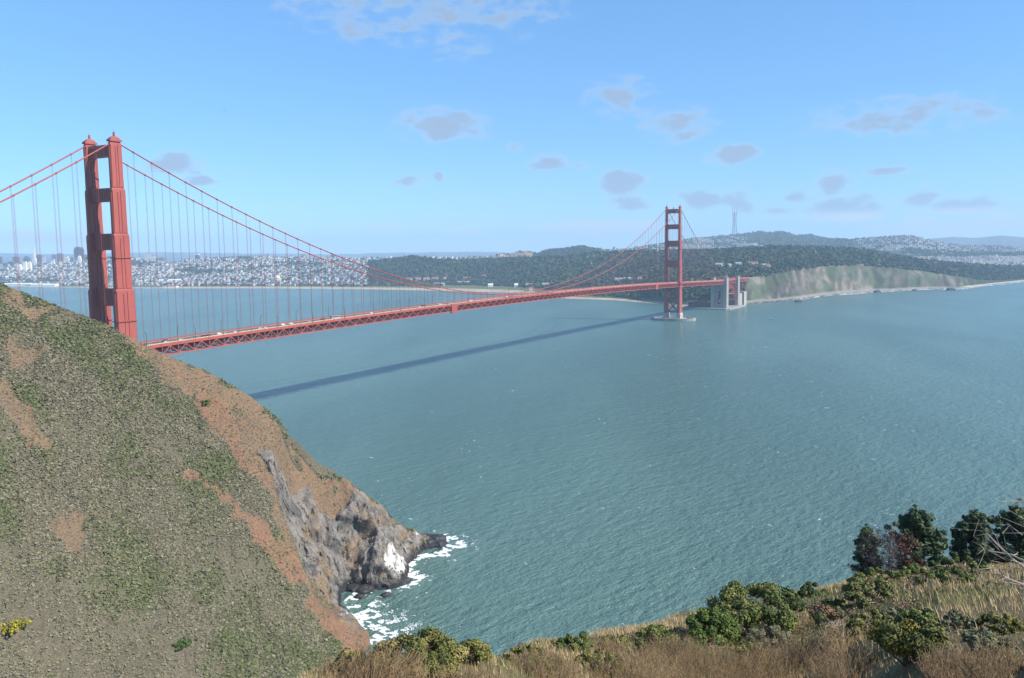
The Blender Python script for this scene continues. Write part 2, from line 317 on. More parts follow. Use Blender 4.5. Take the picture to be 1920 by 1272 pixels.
def build_headland():
    pxs = np.arange(-420, 838, 3.0); Ds = np.concatenate([np.arange(225, 338, 1.7), np.arange(338, 424, .5), np.arange(424, 440, 1.7), np.arange(440, 835, 7.0)])
    P, D = np.meshgrid(pxs, Ds, indexing='ij')
    ry, rD = _c(RIDGE, pxs, 1), _c(RIDGE, pxs, 2); rz = np.array([at(a, b, D=c)[2] for a, b, c in zip(pxs, ry, rD)])
    rz = np.maximum(rz, -1)
    fD, fz = _c(FOOT, pxs, 1), _c(FOOT, pxs, 2)
    s = (D-fD[:, None])/(rD-fD)[:, None]; sc = np.clip(s, -.5, 1)
    front = fz[:, None]+(rz-fz)[:, None]*np.where(sc > 0, sc**0.93, sc)
    back = rz[:, None]-.80*(D-rD[:, None])
    back = np.where((P < 268), np.maximum(back, 6.5-(D > 770)*(D-770)*.15), back)
    # rounded crest, so the skyline is a turning surface and not a knife edge
    z = np.where(s <= 1, front, back)
    crest = np.exp(-((D-rD[:, None])/7.0)**2); z = z-crest*0.4
    X, Y = plan(P, D, np.clip(z, 0, 200))
    shp = [tuple(map(float, plan(a, b, 0))) for a, b in SHORE]
    dist = segdist(X, Y, shp); ins = inpoly(X, Y, shp)
    rock = np.zeros(P.shape)
    q = proj(np.stack([X.ravel(), Y.ravel(), z.ravel()], -1)); qx, qy = q[:, 0].reshape(P.shape), q[:, 1].reshape(P.shape)
    near = s < 1.03
    wob = (fbm(qx/38, qy/38, o=3)-.5)*60; wob2 = (fbm(qx/30+50, qy/30, o=3)-.5)*60
    rock = (inpoly(qx+wob*.5, qy+wob2*.5, ROCKP) & near).astype(float)
    for _ in range(2):
        rock[1:-1] = (rock[:-2]+rock[1:-1]*2+rock[2:])/4; rock[:, 1:-1] = (rock[:, :-2]+rock[:, 1:-1]*2+rock[:, 2:])/4
    k = .66+np.clip((600-P)/60, 0, 5); k = np.maximum(k, .66+np.clip((D-346)/8, 0, 1)*np.clip((P-470)/50, 0, 1)*.95)
    jag = (fbm(X/6, Y/6, o=4)-.5)*6*np.clip(rock+(D > 352)*(P > 630), 0, 1)
    lim = np.where(ins, k*np.maximum(dist+jag-.6, 0)+.15, -np.minimum(dist*.6, 4)-.3)
    z = np.minimum(z, lim)
    # relief: shallow gullies running down the slope, rough rock in the cliff
    gul = (fbm(P/60+fbm(D/50, P/120, o=2)*3, D/120, o=4)-.5)*4.5
    fine = (fbm(X/5, Y/5, o=4)-.5)*1.5+(fbm(X/1.6, Y/1.6, o=3, ridged=True)-.6)*.8
    fade = np.clip(np.abs(s-1)/.10, .12, 1)*np.clip((z-.2)/3, 0, 1)
    z = z+(gul+fine)*fade*(1-rock*.5)
    rr = (fbm(X/9, Y/9, z/9, o=5, ridged=True)-.62)*7.5*rock*np.clip((z+.5)/4, 0.1, 1)*np.clip(np.abs(s-1)/.06, .15, 1)
    z = z+rr
    # overhangs, ledges and clefts of the cliff: push the rock in and out horizontally
    gx, gy = np.gradient(z, axis=0), np.gradient(z, axis=1)
    out = CAM[:2]-np.array([-140., -345.]); out = out/np.linalg.norm(out); side = np.array([-out[1], out[0]])
    nb = fbm(X/10+3, Y/10, z/5.5, o=5, ridged=True)-.6; nb2 = fbm(X/7+31, Y/7, z/9+5, o=4)-.5
    amp = rock*np.clip((z-.3)/2.5, 0, 1)*np.clip(np.abs(s-1)/.08, .1, 1)
    nb3 = fbm(X/3.1+7, Y/3.1, z/2.4, o=4, ridged=True)-.6; z = z+nb3*2.6*amp; nb = nb+nb3*.30
    X = X+(out[0]*nb*8+side[0]*nb2*5)*amp; Y = Y+(out[1]*nb*8+side[1]*nb2*5)*amp
    V = np.stack([X.ravel(), Y.ravel(), z.ravel()], -1)
    # surface colours (soil, red earth, rock, guano, wet foot)
    C = np.zeros(P.shape+(3,)); n1 = fbm(X/14, Y/14, o=4); n2 = fbm(X/4+40, Y/4, o=4)
    C[:] = (.125, .110, .074); C = C+(n1[..., None]-.5)*np.array([.08, .07, .045])
    bare = (inpoly(qx+wob, qy+wob2, BARE) & near).astype(float)
    for p_ in PATHS: bare = np.maximum(bare, .85*(inpoly(qx+wob, qy+wob2, p_) & near))
    red = np.zeros(P.shape)
    for p_ in RED: red = np.maximum(red, (inpoly(qx+wob, qy+wob2, p_) & near))
    def mixc(C, c, m_): return C*(1-m_[..., None])+np.array(c)*m_[..., None]
    C = mixc(C, (.205, .132, .080), bare*np.clip(.55+n2*.6, 0, 1)); C = mixc(C, (.225, .122, .074), red*np.clip(n2*1.6-.1, 0, 1))
    C = mixc(C, (.27, .17, .105), red*np.clip((n1-.55)*4, 0, 1)*.8)
    gl = fbm(X/4.5, Y/4.5, z/4.5, o=5); n1 = np.where(rock > .3, fbm(X/9, Y/9, z/9+4, o=4), n1); n2 = np.where(rock > .3, fbm(X/2.6, Y/2.6, z/2.6, o=4), n2); crk = fbm(X/5+11, Y/5, z/5, o=4, ridged=True)
    RC = np.zeros_like(C); RC[:] = (.215, .200, .180); RC = mixc(RC, (.115, .110, .106), np.clip((gl-.50)*5, 0, 1)); RC = mixc(RC, (.22, .15, .085), np.clip((n1-.52)*5, 0, 1)*.8)
    RC = mixc(RC, (.30, .20, .075), np.clip((n2-.56)*6, 0, 1)*((qy > 1010) & (qx > 620)))
    RC = mixc(RC, (.035, .034, .034), np.clip((crk-.76)*9, 0, 1)*.6); C = mixc(C, RC, np.clip(rock*1.15, 0, 1))
    guano = ((np.hypot((qx-742)/24, (qy-1037)/28) < 1) | (np.hypot((qx-770)/26, (qy-1008)/14) < .9) | (np.hypot((qx-640)/6.5, (qy-1070)/32) < 1)) & near
    C = mixc(C, (.74, .73, .70), guano*np.clip((gl-.46)*8, 0, 1)*.9)
    wet = np.clip((6.5+n2*4-4-z)/2.0, 0, 1)*((P > 628) & (D > 340) & near); C = mixc(C, (.030, .030, .032), wet)
    HILL.update(X=X, Y=Y, z=z, qx=qx, qy=qy, near=near, rock=rock, bare=np.maximum(bare, red), ins=ins, s=s, n1=n1)
    m = mat('headland_earth', (1.22, 1.2, 1.17), (.68, .68, .68), 1.4, .95, .45, attr=True, bscale=1.6, spec=.15)
    o = npmesh('headland_hill', V, grid_faces(len(pxs), len(Ds))[:, ::-1], m, np.clip(C, .01, .9).reshape(-1, 3), smooth=False)
    tag(o, kind='structure')
build_headland()
# ---- near slope: the grassy shoulder below the viewpoint
EDGE = [(300, 1420, 10), (480, 1330, 11), (600, 1268, 12), (760, 1250, 15), (900, 1240, 19), (1000, 1216, 25), (1150, 1190, 36), (1240, 1170, 42), (1320, 1152, 47), (1420, 1132, 54), (1500, 1115, 60), (1620, 1088, 68),
        (1760, 1072, 74), (1920, 1078, 78), (2100, 1080, 80), (2400, 1090, 80)]
def fg_ctrl(px):
    ye, De = _c(EDGE, px, 1), _c(EDGE, px, 2)
    e = at(px, ye, D=De)
    b = atz(px, 10.0, e[2]+(De-10)*.30+1.0) if De > 13 else atz(px, max(De-3, 7), e[2]+1.2)
    yb = proj(b)[0][1]
    if yb < 1290: b[2] -= (1290-yb)/FPX*10
    return b, e
def fg_point(px, y):
    """ground point of the near slope seen at a pixel"""
    b, e = fg_ctrl(px); lo, hi = 0., 1.
    for _ in range(30):
        t = (lo+hi)/2; p = fg_pt(b, e, t)
        if proj(p)[0][1] > y: lo = t
        else: hi = t
    p = fg_pt(b, e, t); p[2] += fg_noise(p[0], p[1]); return p
def fg_pt(b, e, t):
    p = b+(e-b)*t; p[2] += .9*math.sin(PI*t)*min(1, np.hypot(*(e-b)[:2])/30); return p
def fg_noise(x, y): return float((fbm(np.array([x/3.]), np.array([y/3.]), o=3)[0]-.5)*.5)
def build_foreground():
    pxs = np.arange(300, 2400, 6.0); rows = []
    for px in pxs:
        b, e = fg_ctrl(px); r = []
        for t in np.linspace(0, 1, 8)[:-1]: q = atz(px, 1.2+t*(max(np.hypot(*(b-CAM)[:2]), 4)-1.2), 141.1+(b[2]-141.1)*t); r.append(q)
        for t in np.linspace(0, 1, 46): r.append(fg_pt(b, e, t))
        De = np.hypot(*(e-CAM)[:2])
        for dd, dz in ((1.2, .45), (3, 1.8), (7, 5.5), (16, 14), (40, 36), (90, 80), (150, 140)): r.append(atz(px, De+dd, max(e[2]-dz, -3)))
        rows.append(r)
    V = np.array(rows); nr = V.shape[1]; V = V.reshape(-1, 3)
    V[:, 2] += (fbm(V[:, 0]/3., V[:, 1]/3., o=3)-.5)*.5
    n = fbm(V[:, 0]/6, V[:, 1]/6, o=4)[:, None]; n2 = fbm(V[:, 0]/1.3+9, V[:, 1]/1.3, o=3)[:, None]
    C = np.array([.20, .155, .085])*(1-n)+np.array([.13, .115, .055])*n; C = C*(.75+.5*n2)
    m = mat('slope_soil', (1.1, 1.1, 1.1), (.75, .75, .75), 6, .95, .06, attr=True, bscale=14, spec=.1)
    tag(npmesh('grassy_slope', V, grid_faces(len(pxs), nr)[:, ::-1], m, C, smooth=True), kind='structure')
build_foreground()
# ---- the far shore: flats, wooded hills, city ridges and distant mountains in one sheet of ground
SHY = [(-200, 533), (0, 536), (100, 539), (300, 541), (520, 541), (700, 543), (850, 546), (950, 549), (1000, 552), (1060, 560), (1150, 563), (1240, 570), (1290, 577), (1345, 579), (1400, 569), (1450, 565), (1500, 560), (1560, 552), (1650, 546), (1740, 541), (1800, 541),
       (1830, 537), (1870, 532), (1920, 527), (2150, 508)]
# layers as (px, y in the photograph, distance)
L2 = [(-200, 531, 6000), (0, 531, 5700), (100, 534, 5200), (300, 534, 4700), (520, 533, 4350), (700, 533, 4000), (850, 533, 3650), (950, 535, 3400), (1000, 537, 3200), (1060, 543, 2800), (1150, 545, 2700), (1240, 541, 2400), (1300, 536, 2330), (1350, 531, 2330), (1400, 523, 2480),
      (1450, 512, 2700), (1500, 503, 2830), (1570, 497, 3050), (1620, 495, 3250), (1680, 501, 3330), (1740, 509, 3400), (1790, 518, 3480), (1830, 525, 3560), (1870, 526, 3800), (1920, 522, 4100), (2150, 505, 4700)]
L3 = [(-200, 512, 6600), (0, 512, 6300), (100, 517, 5700), (300, 515, 5200), (520, 514, 4900), (640, 508, 4500), (700, 492, 4300), (775, 481, 4300), (820, 488, 4200), (900, 488, 4100), (1000, 484, 4000), (1060, 481, 3900), (1100, 476, 3800), (1180, 472, 3700), (1300, 472, 3500), (1380, 468, 3500),
      (1440, 464, 3600), (1500, 464, 3700), (1560, 466, 3800), (1620, 470, 3900), (1680, 481, 4000), (1740, 490, 4100), (1800, 497, 4200), (1860, 502, 4300), (1920, 504, 4500), (2150, 500, 5000)]
L5 = [(-200, 495, 8000), (0, 496, 7300), (80, 495, 6900), (160, 491, 6600), (250, 486, 6200), (320, 494, 6100), (345, 490, 6100), (400, 486, 6000), (470, 483, 5900), (560, 484, 5900), (660, 484, 5800), (740, 485, 5700), (820, 483, 5700), (900, 482, 5700), (940, 477, 5800), (985, 471, 5900), (1008, 477, 5900), (1025, 470, 5600),
      (1090, 462, 5500), (1118, 468, 5600), (1180, 466, 5900), (1240, 456, 6300), (1300, 446, 7000), (1345, 443, 7500), (1400, 438, 7600), (1425, 434, 7700), (1442, 437, 7700), (1466, 434, 7700), (1492, 441, 7800), (1520, 440, 7900), (1550, 447, 7800), (1600, 449, 7400), (1640, 446, 7200), (1680, 443, 7200),
      (1715, 443, 7200), (1740, 450, 7300), (1770, 457, 7500), (1800, 461, 7800), (1920, 463, 8200), (2150, 462, 8200)]
L7 = [(-200, 473, 19000), (0, 475, 19000), (150, 477, 19000), (300, 473, 19000), (450, 475, 19000), (620, 477, 19000), (760, 474, 19000), (900, 472, 19000), (1000, 476, 18000), (1150, 471, 17000), (1400, 455, 15000), (1600, 452, 14000), (1730, 450, 14000), (1790, 444, 14000), (1835, 446, 14000), (1880, 442, 14000), (1930, 446, 14000), (2150, 441, 14000)]
LAND = {}
def land_ctrl(px):
    sh = at(px, _c(SHY, px, 1), z=0.0); Ds = np.hypot(*(sh-CAM)[:2])
    def lay(L): return at(px, _c(L, px, 1), D=_c(L, px, 2))
    p2, p3, p5, p7 = lay(L2), lay(L3), lay(L5), lay(L7)
    p2[2] = max(p2[2], 3.5)
    d3, d5 = _c(L3, px, 2), _c(L5, px, 2)
    dip = np.clip((px-640)/120, 0, 1)
    p4 = atz(px, d3+(d5-d3)*.45, (p3[2]+(p5[2]-p3[2])*.45)*(1-dip)+dip*min(p3[2], p5[2])*.55)
    if px > 1620:      # flat avenues behind the bluff woods
        f = min((px-1620)/80, 1); p4 = p4*(1-f)+f*atz(px, d3+(d5-d3)*.45, 62)
    return [atz(px, Ds-25, -2.5), sh, atz(px, Ds+35, 2.6), p2, p3, p4, p5, atz(px, d5+2200, 25), p7, atz(px, _c(L7, px, 2)+2000, -2)]
LN = [2, 3, 14, 22, 10, 22, 5, 8, 3]
def build_land():
    pxs = np.arange(-200, 2152, 4.0); rows = []; seg = []
    for px in pxs:
        c = land_ctrl(px); r = []; sg = []
        for i, n in enumerate(LN):
            for t in np.arange(n)/n: r.append(c[i]+(c[i+1]-c[i])*t); sg.append(i+t)
        r.append(c[-1]); sg.append(len(LN)); rows.append(r); seg.append(sg)
    V = np.array(rows); sg = np.array(seg); nc, nr = V.shape[:2]; P = np.repeat(pxs[:, None], nr, 1)
    X, Y, Z = V[..., 0], V[..., 1], V[..., 2].copy()
    bluff = np.clip((P-1392)/30, 0, 1)*np.clip((1835-P)/30, 0, 1)*((sg > 2) & (sg < 3.02))
    n1 = fbm(X/260, Y/260, o=4)-.5; n2 = fbm(X/70, Y/70, o=4)-.5
    soft = np.clip(1-np.abs(sg-np.round(sg))*3, 0, 1)*(np.round(sg) >= 3)*.8
    Z = Z+np.where(sg > 3, (n1*26+n2*9)*(1-soft), 0)*(sg < 7.6)+np.where((sg >= 7.6) & (sg < 8.9), n1*120*(1-soft), 0)
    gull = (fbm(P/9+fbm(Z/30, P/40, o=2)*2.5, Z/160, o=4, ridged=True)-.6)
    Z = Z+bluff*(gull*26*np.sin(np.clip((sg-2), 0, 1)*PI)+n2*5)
    LAND.update(X=X, Y=Y, Z=Z, P=P, sg=sg, pxs=pxs)
    qy = proj(np.stack([X, Y, Z], -1).reshape(-1, 3))[:, 1].reshape(P.shape)
    wood, urban, grass, sand, cliff, mount = (.042, .062, .034), (.20, .20, .19), (.125, .135, .055), (.40, .335, .24), (.30, .26, .20), (.10, .12, .13)
    C = np.zeros(P.shape+(3,)); C[:] = wood
    def setc(mk, c): C[mk] = c
    setc((P < 690) & (sg > 2), urban)
    setc((P < 690) & (sg > 2) & (fbm(X/180, Y/180, o=3) > .60), (.06, .085, .045))
    setc((sg <= 2), sand); setc((sg <= 2) & (P > 1390) & (P < 1810), (.24, .215, .17)); setc((sg > 2) & (sg <= 3) & (P < 1390), (.12, .13, .06))
    setc((P > 820) & (P < 1110) & (sg > 2) & (sg <= 3), grass); setc((P > 1110) & (P < 1390) & (sg > 2) & (sg <= 3), (.075, .105, .042))
    setc((sg > 2.0) & (sg < 2.25) & (P > 300) & (P < 1060), sand)
    setc((sg > 4) & (sg <= 6.2) & (P > 690) & (P < 960) & (fbm(X/200, Y/200, o=3) > .42), urban)
    setc((sg > 5.6) & (sg < 6.4) & (P > 930) & (P < 1010), (.24, .17, .11))
    setc((sg > 5) & (sg < 5.9) & (P > 1235) & (P < 1400) & (n1+n2*.5 > -.05), (.15, .15, .14))
    setc((sg > 4.15) & (sg < 5.2) & (P > 1690), urban); setc((sg > 5.35) & (sg <= 6.3) & (P > 1600), (.17, .17, .165))
    cl = bluff > .2
    green = (fbm(P/16+30, Z/26, o=4) > .50) | (sg > 2.93)
    gf = np.clip((fbm(P/16+30, Z/26, o=5)-.40)*6, 0, 1)*.92; gf = np.maximum(gf, sg > 2.93)
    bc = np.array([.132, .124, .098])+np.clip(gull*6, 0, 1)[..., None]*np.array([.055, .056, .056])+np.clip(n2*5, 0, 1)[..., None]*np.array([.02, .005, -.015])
    bc = (bc*.66+np.array([.012, .005, .0]))*(1+np.clip(gull, -.25, .25)*1.6)[..., None]; bc = bc*(1-gf[..., None])+np.array([.058, .074, .038])*gf[..., None]*(1+np.clip(gull, -.25, .25)*1.4)[..., None]; C[cl] = bc[cl]  # gully shading put into the colour: hollows darker, crests lighter
    setc((sg > 2.97) & (sg < 3.15) & (P > 1395) & (P < 1640), (.19, .165, .115))
    setc((sg >= 7.2), mount)
    C = C*(.8+.4*fbm(X/35, Y/35, o=3)[..., None])
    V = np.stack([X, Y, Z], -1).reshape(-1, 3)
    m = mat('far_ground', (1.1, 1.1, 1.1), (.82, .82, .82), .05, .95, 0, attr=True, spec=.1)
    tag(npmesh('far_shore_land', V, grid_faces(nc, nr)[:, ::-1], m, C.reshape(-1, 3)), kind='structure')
build_land()
def land_z(px, sgv):
    j = int(np.clip(round((px-LAND['pxs'][0])/4.0), 0, len(LAND['pxs'])-1)); s_ = LAND['sg'][j]
    return np.array([np.interp(sgv, s_, LAND[k][j]) for k in ('X', 'Y', 'Z')])
def land_seen(px, y, smin=2.0, smax=6.3):
    """first point of the far ground seen at a pixel"""
    j = int(np.clip(round((px-LAND['pxs'][0])/4.0), 0, len(LAND['pxs'])-1))
    Q = np.stack([LAND[k][j] for k in ('X', 'Y', 'Z')], -1); s_ = LAND['sg'][j]; yy = proj(Q)[:, 1]
    for i in range(len(s_)-1):
        if s_[i] >= smin and s_[i+1] <= smax and yy[i] >= y >= yy[i+1]:
            t = (yy[i]-y)/max(yy[i]-yy[i+1], 1e-6); return Q[i]+(Q[i+1]-Q[i])*t
    k = int(np.argmin(np.where((s_ >= smin) & (s_ <= smax), np.abs(yy-y), 1e9))); return Q[k].copy()
# ================================================================== THE BRIDGE
def zroad(X):
    if X < 0: return 76+X*.022
    if X <= 1280: return 76+7.5*(1-((X-640)/640)**2)
    return 76-(X-1280)*.0235
ZSAD = 226.0
def zcable(X):
    if 0 <= X <= 1280:
        zm = zroad(640)+2.6; return zm+(ZSAD-zm)*((X-640)/640)**2
    L_ = 343.; t = -X/L_ if X < 0 else (X-1280)/L_; ze = zroad(-343 if X < 0 else 1623)+1.5
    return ZSAD+(ze-ZSAD)*t-4*11.0*t*(1-t)
BR = empty('suspension_bridge', (0, 0, 0)); tag(BR, 'orange red suspension bridge with two tall towers crossing the strait', 'bridge')
def part(mb, name, m, parent=BR, smooth=False, label=None, kind=None):
    o = mb.build(name, m, parent, smooth); tag(o, label, kind=kind); return o
CY = 13.7
# leg sections above the road: (z0, z1, half length along the bridge, half width across)
SECT = [(60, 108, 8.2, 4.2), (108, 120.6, 8.2, 4.2), (120.6, 160.5, 6.9, 3.75), (160.5, 193, 5.85, 3.2), (193, 226.5, 4.8, 2.75)]
def tower(X0, ground, south):
    nm = 'south' if south else 'north'
    for sy in (-1, 1):
        cy = sy*CY; mb = MB()
        lev = [(ground+10, 60, 8.2, 2.7), (60, 120.6, 7.3, 2.1), (120.6, 160.5, 6.2, 1.75), (160.5, 193, 5.3, 1.45), (193, 225.5, 4.5, 1.2)]
        for z0, z1, a, b in lev:
            mb.taper(X0, cy, z0, z1-1.2, a+.3, b+.12, a, b); mb.taper(X0, cy, z1-1.2, z1, a, b, a-.8, b-.3)
        leg = part(mb, 'tower_leg', ORANGE, label=None)
        # raised pilaster strips and maintenance ledges give the stepped, fluted faces
        for z0, z1, a, b in lev[1:]:
            pm = MB()
            for sx in (-1, 1):
                for u0, u1, dz in ((-a+.1, -a*.34, 2.2), (-a*.34+.75, a*.10, 3.4), (a*.10+.75, a-.1, 2.2)):
                    q0, q1 = sorted((cy+sx*(b+.02), cy+sx*(b+.5))); pm.box(X0+u0, X0+u1, q0, q1, z0+.3, z1-dz)
                q0, q1 = sorted((X0+sx*(a+.05), X0+sx*(a+.45))); pm.box(q0, q1, cy-b*.55, cy+b*.55, z0+.4, z1-3.5)
            part(pm, 'pilaster', ORANGE, leg)
        for zl in (97.0, 143.0):
            a, b = (7.6, 2.5) if zl < 120 else (6.5, 2.1)
            part(MB().box(X0-a-.5, X0+a+.5, cy-b-.9, cy+b+.9, zl-.35, zl+.35), 'ledge', ORANGE_D, leg)
        sm = MB(); sm.taper(X0, cy, 225.5, 226.8, 5.0, 2.0, 4.9, 1.9); sm.taper(X0, cy, 226.8, 228.2, 4.6, 1.7, 3.2, 1.4); sm.taper(X0, cy, 228.2, 229.2, 3.2, 1.4, 1.3, 1.0)
        part(sm, 'saddle_housing', ORANGE_D, leg)
        bm_ = MB(); bm_.tube([(X0, cy, 229.0), (X0, cy, 231.6)], [.9, .7], 8); bm_.tube([(X0, cy, 231.6), (X0, cy, 232.3)], [.95, .5], 8); bm_.tube([(X0, cy, 232.3), (X0, cy, 233.8)], .1, 5)
        part(bm_, 'beacon', ORANGE_D, leg)
        base = MB(); base.taper(X0, cy, ground, ground+9.0, 10.0, 4.2, 9.4, 3.8); base.taper(X0, cy, ground+9.0, ground+11, 9.4, 3.8, 8.5, 2.9)
        part(base, 'leg_pedestal', CONC)
    # portal struts with bracketed corners
    for z0, z1, b, h in ((108, 120.6, 2.1, 3.3), (148.6, 160.5, 1.75, 3.0), (183.5, 193, 1.45, 2.7), (215.2, 223.6, 1.2, 2.4)):
        y0 = CY-b+.4; c = 2.6
        pl = [(-y0, z0-c), (-y0+.9, z0-c), (-y0+1.2, z0-1.0), (-y0+2.9, z0), (y0-2.9, z0), (y0-1.2, z0-1.0), (y0-.9, z0-c), (y0, z0-c), (y0, z1+1.5), (y0-1.0, z1+1.4), (y0-2.2, z1), (-y0+2.2, z1), (-y0+1.0, z1+1.4), (-y0, z1+1.5)]
        if z0 > 210: pl = pl[:8]+[(y0, z1), (-y0, z1)]
        mb = MB(); mb.prism(pl, lambda a, b_, t: (t, a, b_), X0-h, X0+h); st = part(mb, 'portal_strut', ORANGE)
        n = 9
        for i in range(n):
            yy = -y0+2.4+(2*y0-4.8)*i/(n-1)
            for sx in (-1, 1): part(MB().box(X0+sx*h-(.0 if sx > 0 else .35), X0+sx*h+(.35 if sx > 0 else 0), yy-.45, yy+.45, z0+.9, z1-.9), 'fluting_rib', ORANGE, st)
    # bracing between the legs below the road
    zb, zt = ground+13, 64.; zm = (zb+zt)/2; yi = CY-2.8
    for za, zb_ in ((zb, zm-1), (zm+1, zt)):
        for s in (-1, 1): part(MB().beam((X0, -yi*s, za), (X0, yi*s, zb_), 2.6, 2.2), 'cross_brace', ORANGE_D)
    for zz in (zb, zm, zt): part(MB().box(X0-2.2, X0+2.2, -yi-.3, yi+.3, zz-1.2, zz+1.2), 'brace_strut', ORANGE_D)
tower(0, 6, False); tower(1280, 4, True)
# aviation lamp on the far tower's top strut
part(MB().tube([(1280, 0, 223.6), (1280, 0, 226.2)], [.9, .6], 8).tube([(1280, 0, 226.2), (1280, 0, 227.6)], [1.0, .4], 8), 'aviation_beacon', DARKM)
# pier and oval fender of the south tower
def oval(a, b, n=40): return [(a*math.cos(2*PI*k/n), (b*math.sin(2*PI*k/n))) for k in range(n)]
def ring(mb, o, i, z0, z1, cx):
    n = len(o); vs = [(cx+x, y, z0) for x, y in o]+[(cx+x, y, z1) for x, y in o]+[(cx+x, y, z1) for x, y in i]+[(cx+x, y, z0) for x, y in i]
    fs = []
    for k in range(n):
        j = (k+1) % n; fs += [(k, j, n+j, n+k), (n+k, n+j, 2*n+j, 2*n+k), (2*n+k, 2*n+j, 3*n+j, 3*n+k)]
    mb.add(vs, fs)
mb = MB(); ring(mb, oval(26, 47), oval(22, 43), -3, 4.6, 1280); part(mb, 'fender_wall', CONC_D)
mb = MB(); mb.box(1266, 1294, -24, 24, -3, 4.0); part(mb, 'pier_block', CONC)
# main cables
for sy in (-1, 1):
    xs = np.concatenate([np.linspace(-343, 0, 46), np.linspace(0, 1280, 169)[1:], np.linspace(1280, 1623, 46)[1:]])
    cb = part(MB().tube([(x, sy*CY, zcable(x)) for x in xs], .50, 8), 'main_cable', ORANGE, smooth=True)
    bands = MB()
    ks = [15.24*k for k in range(1, 84)]+[-15.24*k for k in range(1, 22)]+[1280+15.24*k for k in range(1, 22)]
    for x in ks:
        e = .55; bands.tube([(x-e, sy*CY, zcable(x-e)), (x+e, sy*CY, zcable(x+e))], .72, 8)
    tag(part(bands, 'cable_bands', ORANGE_D, cb), kind='stuff')
    for x in ks:
        zc, zd = zcable(x), zroad(x)-.3
        if zc-zd < .8: continue
        sp = MB()
        for d in (-.28, .28): sp.box(x+d-.045, x+d+.045, sy*CY-.06, sy*CY+.06, zd, zc)
        part(sp, 'suspender', ORANGE_D)
# stiffening truss: chords, then each post and diagonal of the near (west) side
PAN = 7.62
def chord(y, dz, w_, h_, x0=-343, x1=1623):
    mb = MB(); xs = np.arange(x0, x1+.1, PAN*2)
    for a, b in zip(xs[:-1], xs[1:]): mb.beam((a-.02, y, zroad(a)+dz), (b+.02, y, zroad(b)+dz), w_, h_)
    return mb
for sy in (-1, 1):
    part(chord(sy*CY, -1.15, .9, 1.1), 'top_chord', ORANGE); part(chord(sy*CY, -8.2, .9, .95), 'bottom_chord', ORANGE)
far = MB(); npan = int(1623/PAN)
for i in range(-20, npan+1):
    x = i*PAN; z = zroad(x)
    zt, zb_ = z-1.6, z-7.8
    up = i % 2 == 0
    p, q = ((x, zb_), (x+PAN, zroad(x+PAN)-1.6)) if up else ((x, zt), (x+PAN, zroad(x+PAN)-7.8))
    if i >= 0:
        part(MB().box(x-.25, x+.25, -CY-.32, -CY+.32, zb_, zt), 'truss_post', ORANGE)
        if i < npan: part(MB().beam((p[0], -CY, p[1]), (q[0], -CY, q[1]), .62, .62), 'truss_diagonal', ORANGE)
    else:
        far.box(x-.25, x+.25, -CY-.32, -CY+.32, zb_, zt); far.beam((p[0], -CY, p[1]), (q[0], -CY, q[1]), .62, .62)
    far.box(x-.25, x+.25, CY-.32, CY+.32, zb_, zt); far.beam((p[0], CY, p[1]), (q[0], CY, q[1]), .62, .62)
part(far, 'far_side_truss', ORANGE, kind='stuff')
fl = MB()
for i in range(-44, npan+1):
    x = i*PAN; z = zroad(x)
    fl.box(x-.22, x+.22, -CY+.5, CY-.5, z-4.4, z-.9)                       # floor beams under the road
    if i % 2 == 0 and i < npan:
        z2 = zroad(x+PAN*2)
        fl.box(x-.3, x+.3, -CY, CY, z-8.5, z-7.9)
        fl.beam((x, -CY, z-8.2), (x+PAN*2, CY, z2-8.2), .6, .5); fl.beam((x, CY, z-8.2), (x+PAN*2, -CY, z2-8.2), .6, .5)
        fl.beam((x, -CY, z-8.0), (x, 0, z-2.0), .4, .4); fl.beam((x, CY, z-8.0), (x, 0, z-2.0), .4, .4)
part(fl, 'floor_framing', ORANGE_D, kind='stuff')
# solid plated panels hung on the west truss (maintenance enclosures)
def enclosure(x0, x1):
    mb = MB(); za, zb_ = zroad(x0), zroad(x1)
    mb.hexa([(x0, -CY-1.1, za-10.2), (x1, -CY-1.1, zb_-10.2), (x1, -CY+1.2, zb_-10.2), (x0, -CY+1.2, za-10.2), (x0, -CY-1.1, za+.3), (x1, -CY-1.1, zb_+.3), (x1, -CY+1.2, zb_+.3), (x0, -CY+1.2, za+.3)])
    e = part(mb, 'truss_enclosure', ORANGE)
    for k in range(5):
        z = za-9.4+k*2.1; part(MB().box(x0+.2, x1-.2, -CY-1.22, -CY-1.08, z, z+.22), 'panel_rib', ORANGE_D, e)
def Xat(px, y, Yv):   # X on the bridge side seen at a pixel
    d = ray(px, y); t = (Yv-CAM[1])/d[1]; return CAM[0]+d[0]*t
xe = Xat(851, 578, -CY); enclosure(xe-6, xe+6); xe = Xat(1231, 536, -CY); enclosure(xe-7, xe+7)
xe = 1280; part(MB().box(xe-11, xe+11, -CY-5.2, -CY-4.0, zroad(xe)-2.5, zroad(xe)+1.2), 'tower_walkway', ORANGE_D)
